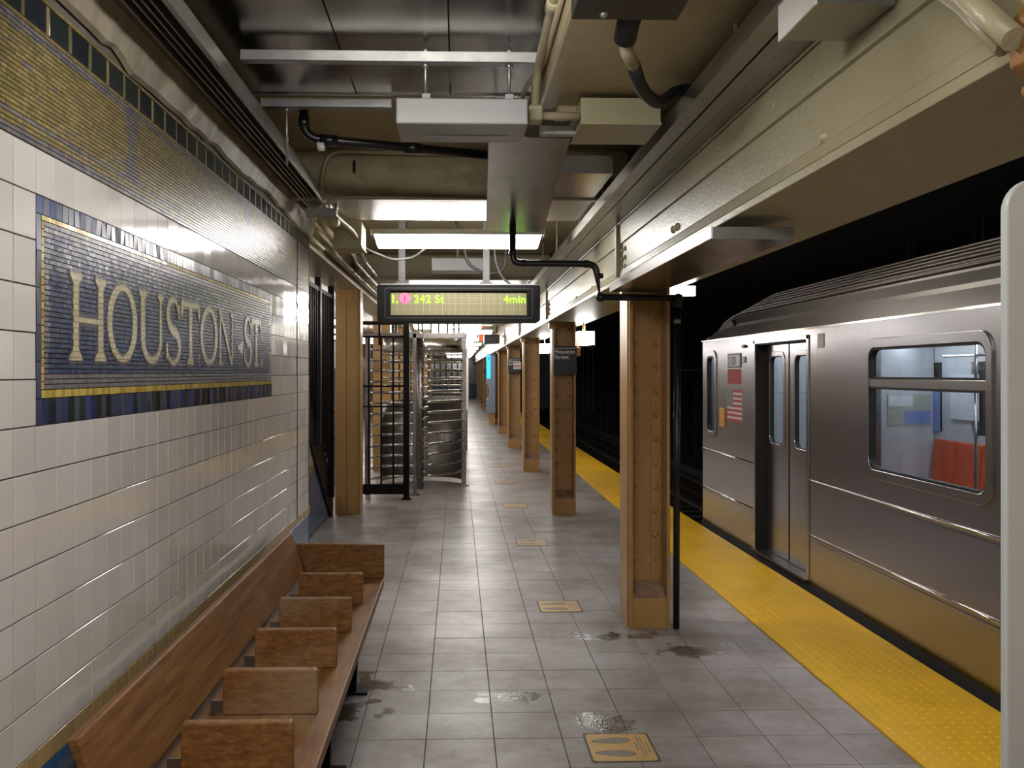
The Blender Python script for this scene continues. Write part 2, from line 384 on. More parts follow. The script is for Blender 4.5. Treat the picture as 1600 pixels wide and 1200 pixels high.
for c in near:
    w = round(c[1]-c[0], 4)
    if w not in tm: tm[w] = tile_mesh('floor_tile', w, TP, .012, M['floor'])
    o = bpy.data.objects.new('floor_tile', tm[w]); C.objects.link(o); o.parent = floor
    o.location = Vector(((c[0]+c[1])/2, (c[2]+c[3])/2, random.uniform(-.0006, .0006))) - floor.location
    o.rotation_euler = (random.gauss(0, .0012), random.gauss(0, .0012), 0)
b = MB(); g = .0018
for c in cells:
    if c in ns: continue
    b.box(c[0]+g, c[1]-g, c[2]+g, c[3]-g, -.01, 0)
b.build('floor_tiles_beyond', M['floor'], floor, kind='stuff')

# yellow tactile strip
ys = T('tactile_strip', 'bright yellow warning strip of small domes along the platform edge', 'warning strip', (2.26, 8, 0))
y = 1.9; panels = MB()
domes_near = MB(); domes_far = MB()
tmesh = MB().box(XR+.001, XE-.055, 0, 1.216, 0, .008)
yy = 1.62
k = 0
while yy < 45:
    bx(XR+.001, XE-.055, yy+.002, yy+1.217, -.002, .008+(k % 3)*.0006).build('tactile_panel', M['yellow'], ys)
    bx(XE-.053, XE+.012, yy+.001, yy+1.218, -.06, .010+(k % 2)*.001).build('edge_strip', M['yellow'], ys)
    yy += 1.2192; k += 1
pit = .0555
for i in range(int((22-3)/pit)):
    for j in range(10):
        cy = 3+i*pit; cx = XR+.045+j*pit
        (domes_near if cy < 9 else domes_far).dome((cx, cy, .0085), (0,0,1), .013, .0055, seg=8 if cy < 9 else 6, rings=2)
domes_near.v and domes_near.build('domes', M['yellow'], ys, kind='stuff')
domes_far.build('domes', M['yellow'], ys, kind='stuff')
bx(XR+.001, XE+.012, -3, 1.618, -.03, .009).build('tactile_panel', M['yellow'], ys)
bx(XR+.001, XE+.012, yy, 60, -.03, .009).build('tactile_panel', M['yellow'], ys)

# left wall with its tiles
wl = bx(-1.43, XW-.005, YB-1, WY, 0, 2.72).build('wall_left', M['grout']); wl['kind'] = 'structure'
TPH, TPV = .1112, .1135; ZT = .715; SY0, SY1, SZ0, SZ1 = 2.22, 5.00, 1.5095, 2.077
def in_sign(ya, yb, za, zb): return (ya+yb)/2 > SY0 and (ya+yb)/2 < SY1 and (za+zb)/2 > SZ0 and (za+zb)/2 < SZ1
wt = tile_mesh('wall_tile', TPH, TPV, .007, M['white_tile'], .0006, 'x')
wc = []
for r in range(13):
    for i in range(-50, 37):
        ya = SY0 + i*TPH; yb = ya+TPH
        if yb > WY+.01 or ya < YB-.5: continue
        za = ZT + r*TPV
        if in_sign(ya, yb, za, za+TPV): continue
        wc.append((ya, za))
vis = [c for c in wc if c[0] > 1.75]
def pxsize(c):
    u = 1442/max(.1, c[0]); return u*u
vis.sort(key=lambda c: c[0]); near_w = set(vis[:298])
stf = MB()
for c in wc:
    if c in near_w:
        o = bpy.data.objects.new('wall_tile', wt); C.objects.link(o); o.parent = wl
        o.location = Vector((XW, c[0]+TPH/2, c[1]+TPV/2)) - wl.location
        o.rotation_euler = (0, random.gauss(0, .004), random.gauss(0, .004))
    else:
        t = random.gauss(0, .004); q = .0018; dx = random.gauss(0, .0006)
        d1 = random.gauss(0, .0004); d2 = random.gauss(0, .0004)
        y0, y1, z0, z1 = c[0]+q, c[0]+TPH-q, c[1]+q, c[1]+TPV-q; bb = len(stf.v)
        stf.v += [(XW-.006,y0,z0),(XW-.006,y1,z0),(XW-.006,y1,z1),(XW-.006,y0,z1),(XW+d1,y0,z0),(XW-d1,y1,z0),(XW-d1+d2,y1,z1),(XW+d1+d2,y0,z1)]
        mi = random.random() < .5
        for f in ((4,5,6,7),(0,1,5,4),(1,2,6,5),(2,3,7,6),(3,0,4,7)): stf.face([bb+i for i in f], int(mi))
stf.build('wall_tiles_beyond', [M['white_tile'], M['white_tile_b']], wl, kind='stuff')
# tan course, blue base
tan_m = tile_mesh('tan_tile', .0556, .055, .007, M['tan_tile'], .001, 'x')
b = MB(); bb2 = MB(); i = 0; y = YB
while y < WY-.01:
    if 2.0 < y < 6.24:
        o = bpy.data.objects.new('trim_tile', tan_m); C.objects.link(o); o.parent = wl; o.location = Vector((XW, y+.0278, .6875))-wl.location; o.rotation_euler = (0, random.gauss(0, .004), 0)
    else: b.box(XW-.006, XW, y+.0018, y+.0538, .662, .7135)
    y += .0556
b.build('trim_tiles_behind', M['tan_tile'], wl, kind='stuff')
y = YB
blue_m = tile_mesh('blue_tile', TPH, .11, .007, M['blue_tile'], .0015, 'x')
while y < WY-.05:
    for r in range(6):
        if 4.9 < y:
            o = bpy.data.objects.new('blue_tile', blue_m); C.objects.link(o); o.parent = wl; o.location = Vector((XW, y+TPH/2, .055+r*.11))-wl.location
        else: bb2.box(XW-.006, XW, y+.002, y+TPH-.002, r*.11+.002, r*.11+.108)
    y += TPH
bb2.build('blue_tiles_near', M['blue_tile'], wl, kind='stuff')

# mosaic frieze (tiny tesserae, joined)
fz = MB(); mats = M['mos_gold']+M['mos_grey']+M['mos_green']+M['mos_cream']
nG, nP, nD = len(M['mos_gold']), len(M['mos_grey']), len(M['mos_green'])
def tess(b, y0, y1, z0, z1, mi, g=.0009, j=.0005):
    dx = random.gauss(0, .00009); dy = random.gauss(0, .00012); bb = len(b.v); x = XW
    h = g*.5; k = .0013
    b.v += [(x-.006,y0+h,z0+k),(x-.006,y1-h,z0+k),(x-.006,y1-h,z1-k),(x-.006,y0+h,z1-k),(x-dx+dy,y0+h,z0+k),(x-dx-dy,y1-h,z0+k),(x+dx-dy,y1-h,z1-k),(x+dx+dy,y0+h,z1-k)]
    for f in ((4,5,6,7),(0,1,5,4),(1,2,6,5),(2,3,7,6),(3,0,4,7)): b.face([bb+i for i in f], mi)
def gold(): return random.randrange(nG)
def grey(): return nG+random.randrange(nP)
z = 2.192; row = 0; H = .0118
motif = [2.87+1.56*k for k in range(-2, 3)]
while z < 2.475:
    zc = z+H/2; y = .9 + random.uniform(-.02, 0)
    k = int(round((z-2.192)/H))
    while y < WY-.005:
        w = random.choice((.017, .02, .023, .026)); y1 = min(y+w, WY)
        if k < 2: mi = grey()
        elif k < 4: mi = gold()
        elif k < 5: mi = grey()
        elif zc > 2.455: mi = grey()
        else:
            mi = gold(); yc = (y+y1)/2
            for mc in motif:
                d = abs(yc-mc)
                if d < .075:
                    t = (zc-2.25)/.2
                    lim = .03+.045*abs(2*t-1)
                    if d < lim: mi = grey()
        if random.random() < .03: mi = grey()
        tess(fz, y, y1, z, z+H, mi); y = y1
    z += H; row += 1
for zz in (z, z+.0118+.074,):
    y = .9
    while y < WY:
        w = random.choice((.02, .024, .028)); tess(fz, y, y+w, zz, zz+.0115, gold()); y += w
ztop_sq = z+.0118
y = .9
sq_m = [tile_mesh('mosaic_square', .112, .072, .006, mm, .0015, 'x') for mm in M['mos_green']]
i = 0
yy = 2.155 - .129*10
while yy < WY-.13:
    if 2.0 < yy:
        o = bpy.data.objects.new('mosaic_square', random.choice(sq_m)); C.objects.link(o); o.parent = wl; o.location = Vector((XW+.0005, yy+.0645, ztop_sq+.037))-wl.location
        o.rotation_euler = (0, random.gauss(0, .006), random.gauss(0, .006))
    tess(fz, yy-.0075, yy+.0075, ztop_sq, ztop_sq+.074, gold())
    yy += .129
fz.build('mosaic_frieze', mats, wl, kind='stuff')
# broken plaster ledge over the frieze
random.seed(3)
pl = MB(); y = YB; N = 130; prof = []
ys_ = [YB + (WY-YB)*i/N for i in range(N+1)]
low = []; off = 0
for yv in ys_:
    off = off*.75 + random.gauss(0, .006); low.append(2.585 + off + .01*math.sin(yv*3))
bse = len(pl.v)
for yv, lz in zip(ys_, low):
    pl.v += [(XW+.004, yv, lz), (XW+.02, yv, lz+.008), (XW+.035+random.gauss(0,.003), yv, lz+.06), (XW+.05, yv, 2.70), (XW+.05, yv, 2.96), (XW-.2, yv, 2.96), (XW-.2, yv, lz)]
for i in range(N):
    for j in range(6): 
        a = bse+i*7+j; pl.face((a, a+1, a+8, a+7), 0 if j < 3 else 1)
pl.face([bse+j for j in range(7)], 0); pl.face([bse+N*7+j for j in reversed(range(7))], 0)
o = pl.build('trim_1', [M['grimy'], M['soffit']]); o['kind'] = 'structure'
for p in o.data.polygons: p.use_smooth = False
# expansion joint in the wall
bx(XW-.004, XW+.0035, 5.775, 5.781, .70, 2.56).build('joint_strip', M['black_matte'], wl)
bx(XW-.002, XW+.002, WY-.004, WY+.006, 0.0, 2.56).build('corner_bead', M['grout'], wl)

# ---------------------------------------------------------------- station name mosaic
random.seed(11)
sg = T('station_name_mosaic', 'blue mosaic name panel reading HOUSTON ST. set into the white tiled wall', 'mosaic sign', (XW, 3.61, SZ0))
fld = MB(); smats = M['mos_blue']+M['mos_grey']+M['mos_yellow']
nB = len(M['mos_blue']); nY0 = nB+len(M['mos_grey'])
z = 1.597; rows = int(round((2.018-1.597)/.0132)); H = (2.018-1.597)/rows
for r in range(rows):
    y = 2.262 + random.uniform(-.01, 0); zc = z+r*H+H/2
    while y < 4.955:
        w = random.uniform(.011, .021); y0 = max(y, 2.262); y1 = min(y+w, 4.96)
        edge = (zc < 1.635 or zc > 1.992 or y0 < 2.285 or y1 > 4.94)
        mi = nB+random.randrange(nY0-nB) if edge else random.randrange(nB)
        if not edge and zc > 1.90 and random.random() < .3: mi = nB+random.randrange(nY0-nB)
        wob = .0015*math.sin(y*5+r)
        tess(fld, y0, y1, z+r*H+wob*0, z+(r+1)*H, mi, .0008, .0007); y = y1
fld.build('mosaic_field', smats, sg, kind='stuff')
gb = MB(); y = 2.25
while y < 4.96:
    for (z0, z1) in ((1.575, 1.597), (2.018, 2.032)): tess(gb, y, min(y+.019, 4.968), z0, z1, random.randrange(3), .0008)
    y += .019
z = 1.597
while z < 2.018:
    for (y0, y1) in ((2.25, 2.262), (4.956, 4.968)): tess(gb, y0, y1, z, min(z+.02, 2.018), random.randrange(3), .0008)
    z += .02
gb.build('gold_line', M['mos_yellow'], sg, kind='stuff')
def bord(y0, y1, z0, z1, mm):
    b = MB(); g = .0012; x = XW; d = random.gauss(0, .0007); e = random.gauss(0, .0004)
    b.v = [(x-.006,y0+g,z0+g),(x-.006,y1-g,z0+g),(x-.006,y1-g,z1-g),(x-.006,y0+g,z1-g),(x+d+e,y0+g,z0+g),(x+d-e,y1-g,z0+g),(x-d-e,y1-g,z1-g),(x-d+e,y0+g,z1-g)]
    for f in ((4,5,6,7),(0,1,5,4),(1,2,6,5),(2,3,7,6),(3,0,4,7)): b.face(f)
    return b.build('border_tile', mm, sg)
y = SY0; n = 76; w = (SY1-SY0)/n
for i in range(n):
    y = SY0+i*w
    bord(y, y+w, 2.032, SZ1, random.choice(M['mos_blue']+M['mos_grey'][:1]))
    bord(y, y+w, SZ0, 1.575, random.choice(M['mos_blue'][2:5]+M['mos_green']+M['mos_blue'][:2]))
for i in range(5):
    z0 = 1.575+i*.0914
    bord(SY0, 2.25, z0, z0+.0914, random.choice(M['mos_blue'])); bord(4.968, SY1, z0, z0+.0914, random.choice(M['mos_grey']))

def lettermat(nm, c1, c2):
    m = bpy.data.materials.new(nm); m.use_nodes = True; nt = m.node_tree; B = nt.nodes['Principled BSDF']; L = nt.links.new
    geo = nd(nt, 'ShaderNodeNewGeometry'); mp = nd(nt, 'ShaderNodeMapping'); mp.inputs['Rotation'].default_value = (0, PI/2, 0)
    sx = nd(nt, 'ShaderNodeSeparateXYZ'); cx = nd(nt, 'ShaderNodeCombineXYZ'); L(geo.outputs['Position'], sx.inputs[0]); L(sx.outputs[1], cx.inputs[0]); L(sx.outputs[2], cx.inputs[1])
    br = nd(nt, 'ShaderNodeTexBrick'); br.inputs['Scale'].default_value = 1; br.inputs['Brick Width'].default_value = .03; br.inputs['Row Height'].default_value = .016; br.inputs['Mortar Size'].default_value = .0009
    br.inputs['Color1'].default_value = lin(c1); br.inputs['Color2'].default_value = lin(c2); br.inputs['Mortar'].default_value = lin('#5e5645')
    L(cx.outputs[0], br.inputs['Vector']); L(br.outputs['Color'], B.inputs['Base Color']); B.inputs['Roughness'].default_value = .25
    return m
LM = lettermat('letter_tesserae', '#b8aa88', '#a5977a'); LO = lettermat('letter_outline', '#3d3a40', '#4a4648')
LZ0, LZ1 = 1.672, 1.908; LH = LZ1-LZ0
def ribbon(path, widths):
    """closed-ish stroke as quads list in letter space (u 0..1 of width, v 0..1)"""
    out = []
    P = [Vector((p[0], p[1])) for p in path]
    n = len(P); Ls = []; Rs = []
    for i in range(n):
        t = (P[min(i+1, n-1)]-P[max(i-1, 0)]).normalized(); nn = Vector((-t.y, t.x)); w = widths[i] if isinstance(widths, list) else widths
        Ls.append(P[i]+nn*w/2); Rs.append(P[i]-nn*w/2)
    return Ls, Rs
def letter(ch, ya, yb):
    W_ = yb-ya; b = MB()
    def poly(pts, lvl=0): b.prism([(ya+p[0], LZ0+p[1]) for p in pts], 'x', XW-.003, XW+.0022+lvl*.0003)
    def rect(u0, u1, v0, v1, l=0): poly([(u0,v0),(u1,v0),(u1,v1),(u0,v1)], l)
    def rib(path, w, l=0):
        Ls, Rs = ribbon(path, w); n = len(Ls); x0, x1 = XW-.003, XW+.0022+l*.0003; bb = len(b.v)
        for i in range(n):
            for q in (Ls[i], Rs[i]): b.v += [(x0, ya+q.x, LZ0+q.y), (x1, ya+q.x, LZ0+q.y)]
        for i in range(n-1):
            a = bb+4*i; c = a+4
            b.face((a+1, a+3, c+3, c+1)); b.face((a, a+1, c+1, c)); b.face((a+2, c+2, c+3, a+3))
    s = .033; hl = LH; sf = .017
    def stem(u, w=s, v0=0, v1=None, fl=.022, bot=True, top=True, l=0):
        v1 = v1 if v1 is not None else hl
        rect(u-w/2, u+w/2, v0, v1, l)
        for vv, d, on in ((v0, 1, bot), (v1, -1, top)):
            if on: poly([(u-w/2-fl, vv), (u+w/2+fl, vv), (u+w/2+fl*.9, vv+d*sf*.6), (u+w/2, vv+d*sf*1.7), (u-w/2, vv+d*sf*1.7), (u-w/2-fl*.9, vv+d*sf*.6)][::(1 if d > 0 else -1)], l+1)
    if ch == 'H':
        stem(s/2+.024); stem(W_-s/2-.024); rect(s, W_-s, hl*.44, hl*.5, 2)
    elif ch == 'O':
        path = []; ws = []
        for k in range(41):
            t = 2*PI*k/40; path.append((W_/2+(W_/2-.014)*math.cos(t), hl/2+(hl/2-.008)*math.sin(t))); ws.append(.017+.016*abs(math.cos(t)))
        # exact closure
        Ls = []; Rs = []; rib(path, ws)
    elif ch == 'U':
        stem(s/2+.02, bot=False, v0=hl*.33); 
        path = []; ws = []
        r = (W_-.04-.028)/2; cx = .036+r
        for k in range(21):
            t = PI+PI*k/20; path.append((cx+r*math.cos(t), hl*.34+(hl*.34-.008)*math.sin(t))); ws.append(.033-.018*(k/20)**.7)
        rib(path, ws, 1); stem(cx+r, w=.015, v0=hl*.33, bot=False, fl=.022)
    elif ch == 'S':
        path = []; ws = []; n = 30
        for k in range(n+1):
            t = k/n
            if t < .5:
                a = math.radians(20 + (t/.5)*(270-20)); rx, rz, cy_ = W_*.5-.012, hl*.25-.004, hl*.75
                path.append((W_/2+rx*math.cos(a)*(.82), cy_+rz*math.sin(a)))
            else:
                a = math.radians(90 - ((t-.5)/.5)*250); rx, rz, cy_ = W_*.5-.012, hl*.25-.002, hl*.25
                path.append((W_/2+rx*math.cos(a), cy_+rz*math.sin(a)))
            ws.append(.014+.02*max(0, math.cos((t-.5)*PI*1.2))**1.2)
        rib(path, ws, 1)
        poly([(W_*.84, hl*.70), (W_*.9, hl*.70), (W_*.92, hl*.93), (W_*.82, hl*.86)], 3); poly([(W_*.04, hl*.05), (W_*.13, hl*.14), (W_*.10, hl*.30), (W_*.04, hl*.30)], 3)
    elif ch == 'T':
        stem(W_/2, top=False); rect(.012, W_-.012, hl-.02, hl, 1)
        poly([(0, hl-.055), (.014, hl-.058), (.03, hl-.018), (.012, hl), (.006, hl)], 2); poly([(W_, hl-.055), (W_-.006, hl), (W_-.012, hl), (W_-.03, hl-.018), (W_-.014, hl-.058)], 2)
    elif ch == 'N':
        stem(.032, w=.015, fl=.018); stem(W_-.032, w=.015, bot=False, fl=.018)
        poly([(.012, hl), (.05, hl), (W_-.024, 0), (W_-.05, 0)], 2)
    elif ch == '<':
        poly([(0, LH*.36), (W_, LH*.22), (W_, LH*.52)])
        poly([(W_*.5, LH*.40), (W_*1.0, LH*.36), (W_, LH*.42)], 1)
    elif ch == '.':
        rect(0, .028, 0, .028)
    return b
LT = [('H', 2.406, 2.655), ('O', 2.668, 2.903), ('U', 2.925, 3.168), ('S', 3.19, 3.358), ('T', 3.365, 3.605), ('O', 3.62, 3.865), ('N', 3.885, 4.15), ('<', 4.215, 4.325), ('S', 4.345, 4.505), ('T', 4.50, 4.72), ('.', 4.722, 4.75)]
for ch, ya, yb in LT:
    me = letter(ch, ya, yb); me.build('letter' if ch != '<' else 'arrow', LM, sg)
    # darker row of tesserae round each letter: same outline grown a little, lower
    cy, cz = (ya+yb)/2, (LZ0+LZ1)/2; e = MB(); 
    for d in ((.009, 0), (-.009, 0), (0, .009), (0, -.009)):
        bb = len(e.v); e.v += [(v[0] if v[0] < XW else XW+.0004+(v[0]-XW-.0022)*.9+.00008*(d[0] > 0)+.00016*(d[1] != 0), v[1]+d[0], v[2]+d[1]) for v in me.v]
        for f in me.f: e.face([bb+i for i in f])
    e.build('letter_outline', LO, sg)

# ---------------------------------------------------------------- low wall, stringer and stairs behind the near wall
bw = MB().prism([(WY, 0), (10.28, 0), (10.28, .02), (8.70, 1.02), (WY, 2.5)], 'x', -1.62, -1.456)
w2 = bw.build('wall_stair_side', M['grout']); w2['kind'] = 'structure'
wmat = tile_mesh('wall_tile', .1112, .1135, .007, M['white_tile'], .0006, 'x')
def top_at(y): return 1.02-(y-8.7)*.64 if y > 8.7 else 1.02+(8.7-y)*.6
y = 7.9
while y < 10.2:
    for r in range(7):
        for kind_ in (0,):
            z0 = .045 + r*.11
            if z0+.05 < top_at(y+.05) and r < 6 and z0+.11 < .67:
                h = .11
                o = bpy.data.objects.new('blue_tile', blue_m); C.objects.link(o); o.parent = w2; o.location = Vector((-1.45, y+.0556, z0+.055))-w2.location; o.rotation_euler = (0, random.gauss(0,.004), random.gauss(0,.004))
    if top_at(y+.05) > .72:
        for q in (0, .0556):
            o = bpy.data.objects.new('trim_tile', tan_m); C.objects.link(o); o.parent = w2; o.location = Vector((-1.45, y+q+.0278, .6875))-w2.location
    for r in range(4):
        z0 = .715+r*.1135
        if z0+.06 < top_at(y+.05):
            o = bpy.data.objects.new('wall_tile', wt); C.objects.link(o); o.parent = w2; o.location = Vector((-1.45, y+.0556, z0+.0567))-w2.location; o.rotation_euler = (0, random.gauss(0,.004), random.gauss(0,.004))
    y += .1112
st = T('staircase', 'dark staircase behind the sloping stringer left of the first ochre column', 'staircase', (-2.1, 9, 0))
st2 = T('stair_stringer', 'sloping black steel stringer beneath the picket fence', 'stair stringer', (-1.44, 9.3, 0))
MB().prism([(10.34, 0), (10.34, .30), (8.4, 1.78), (7.4, 2.5), (7.4, 1.9), (8.6, 1.06), (10.2, 0)], 'x', -1.450, -1.430).build('stringer_plate', M['black'], st2, bevel=.002)
b = MB()
for i in range(7): b.box(-1.436, -1.425, 8.75+i*.24, 8.75+i*.24+.05, 1.20-i*.16, 1.24-i*.16)
b.build('stringer_lug', M['black'], st2)
for i in range(14):
    y1 = 10.3-i*.27; bx(-2.75, -1.63, y1-.29, y1, i*.17, i*.17+.17).build('stair_step', M['dark_grey'], st)

fe = T('picket_fence', 'tall black picket fence rising over the stair stringer beside the white wall', 'fence', (-1.44, 9.2, 1))
def fence_bars(root, x, ya, yb, step, z0f, z1, r=.011, post=None):
    y = ya
    while y <= yb:
        bx(x-r, x+r, y-r, y+r, z0f(y), z1).build('picket', M['black'], root); y += step
fence_bars(fe, -1.41, 7.6, 10.0, .125, lambda y: top_at(y)+.35, 2.46)
bx(-1.43, -1.39, 7.5, 10.02, 2.46, 2.50).build('top_rail', M['black'], fe)
bx(-1.44, -1.38, 9.07, 9.15, .9, 2.6).build('fence_post', M['dark_grey'], fe)
bx(-1.44, -1.38, 10.0, 10.08, .25, 2.6).build('fence_post', M['black'], fe)

# ---------------------------------------------------------------- ceiling
b = MB(); b.box(-4.3, 1.04, YB-1, YF, 2.95, 3.05)
cl = b.build('ceiling', M['cream_flat']); cl['kind'] = 'structure'
bx(1.02, 9.3, YB-1, YF, 3.62, 3.72).build('ceiling_tunnel', M['tunnel'])['kind'] = 'structure'
o = bx(1.30, 1.34, YB-1, YF, 3.005, 3.61).build('wall_over_girder', M['tunnel']); o['kind'] = 'structure'
bpos = [.73 + 4.57*k for k in range(-1, 13)]
names = ['nearest', 'second', 'third', 'fourth', 'fifth']
for k, y0 in enumerate(bpos):
    if y0 < 1: continue
    xa = -1.2; q = T('ceiling_beam', '', 'beam', (0, y0+.4, 2.67), 'cream painted cross beams of the ceiling')
    i = k-2
    q['label'] = ('cream plastered cross beam with cracked face just before the first light fixture' if i == 0 else
                  'cream cross beam brightly lit behind the hanging train countdown display' if i == 1 else
                  'small far cream cross beam between ceiling lights beyond the turnstile')
    if y0 == bpos[2]:
        # uneven cracked face
        n = 40; m_ = 10; f = MB()
        for a in range(n+1):
            for c in range(m_+1):
                xx = -1.0 + 2.0*a/n; zz = 2.67+.28*c/m_
                bul = .012*math.sin(xx*5+zz*9)+random.gauss(0, .003); bul = 0 if c in (0, m_) else bul-.02*math.sin(PI*c/m_)
                f.v.append((xx, y0-.004+bul, zz))
        for a in range(n):
            for c in range(m_):
                p = a*(m_+1)+c; f.face((p, p+m_+1, p+m_+2, p+1), 0, True)
        f.build('cracked_face', M['plaster'], q)
    bx(-1.12 if y0 > 8 else -.95, 1.03, y0, y0+.8, 2.67, 2.948).build('beam_body', M['cream'], q, bevel=.03)
    bx(-.95, 1.02, y0-.03, y0+.02, 2.655, 2.675).build('bottom_flange', M['cream'], q, bevel=.004)
# flange lip seen from below near beam
# boxed soffit mass over the right of the walkway
q = T('ceiling_drop', 'large cream concrete box hanging from the ceiling at top centre', 'ceiling box', (.68, 1.5, 2.72))
bx(.33, 1.03, YB, 3.68, 2.72, 2.948).build('drop_body', M['cream_flat'], q, bevel=.015)
bx(.40, .80, 3.60, 3.70, 2.675, 2.72).build('bottom_lip', M['cream_flat'], q, bevel=.01)

# ---------------------------------------------------------------- right girder on the columns
gr = T('track_girder', 'long cream painted steel girder on the ochre columns beside the tracks', 'girder', (1.27, 8, 2.22))
bx(1.03, 1.52, YB-1, YF-.15, 2.22, 2.25).build('bottom_flange', M['cream'], gr, bevel=.004)
bx(1.045, 1.065, YB-1, YF-.15, 2.25, 3.0).build('web', M['cream'], gr); bx(1.48, 1.50, YB-1, YF-.15, 2.25, 3.0).build('web', M['cream'], gr)
# swelling in the web (thick old paint over an angle)
b = MB(); b.prism([(1.03, 2.25), (1.046, 2.25), (1.046, 2.30), (1.038, 2.29)], 'y', YB-1, YF-.2); b.build('flange_angle', M['cream'], gr)
cols = [1.13 + 4.57*k for k in range(0, 12)]
b = MB(); b.prism([(1.046, 2.456), (1.031, 2.458), (1.031, 2.578), (1.046, 2.578)], 'y', YB-1, YF-.2); b.build('shade_step', M['cream'], gr)  # step shaped into the web so its lip draws a dark shade line
def rivet(x, y, z, root, mt, nrm=(-1,0,0), r=.016, nm='rivet'):
    return MB().dome((x, y, z), nrm, r, r*.95, seg=9, rings=3).build(nm, mt, root)
for y0 in cols[1:5]:
    for yy in (y0-.16, y0-.07):
        for zz in (2.30, 2.355, 2.41, 2.50, 2.555): rivet(1.046, yy, zz, gr, M['cream'])
    bx(1.008, 1.05, y0-.02, y0+.03, 2.25, 2.582).build('stiffener', M['cream'], gr, bevel=.004)
for (yy, zz) in ((2.55, 2.50), (2.52, 2.31), (2.9, 2.52), (4.3, 2.33), (4.22, 2.33), (6.9, 2.29), (7.8, 2.29), (3.5, 2.53), (4.75, 2.50)):
    rivet(1.046, yy, zz, gr, M['cream'], r=.02, nm='bolt_stub')
# left girder
gl = T('stair_girder', 'cream steel girder with conduits over the left ochre column', 'girder', (-1.3, 20, 2.6))
bx(-1.47, -1.13, WY+.02, YF-.15, 2.60, 2.63).build('bottom_flange', M['cream_flat'], gl, bevel=.004)
bx(-1.40, -1.17, WY+.02, YF-.15, 2.63, 2.948).build('web', M['cream_flat'], gl)
tr = random.Random(4)
pp = [(-1.105, 2.655, .020), (-1.05, 2.70, .018), (-1.00, 2.735, .022), (-.945, 2.70, .016), (-.90, 2.76, .02)]
for i, (x, z, r) in enumerate(pp):
    ya = (5.95, 5.7, 6.5, 7.2, 7.5)[i]; yb = 16+i
    dz = (.05, -.03, .04, -.05, -.07)[i]
    pts = bend([(x, ya, z), (x, 7.4+i*.25, z), (x-.02+.01*i, 7.55+i*.25, z+dz), (x-.02+.01*i, yb, z+dz)], .05)
    c = T('conduit', ['cream conduit lowest of the bundle above the left ochre column', 'second cream conduit of the bundle left of the countdown display', 'thick cream conduit at the middle of the bundle left of the display', 'thin cream conduit, right side of the bundle left of the display', 'cream conduit topmost of the bundle left of the display'][i], 'pipe', (x, ya, z), 'conduits along the left girder')
    MB().tube(pts, r, 10).build('pipe', M['cream'], c)
    for k in range(4):
        yc = 6.9+k*1.0+i*.2; 
        if yc > 7.8+i*.25: MB().tube([(x-.02+.01*i, yc, z+dz), (x-.02+.01*i, yc+.06, z+dz)], r*1.35, 10).build('coupling', M['cream'], c)

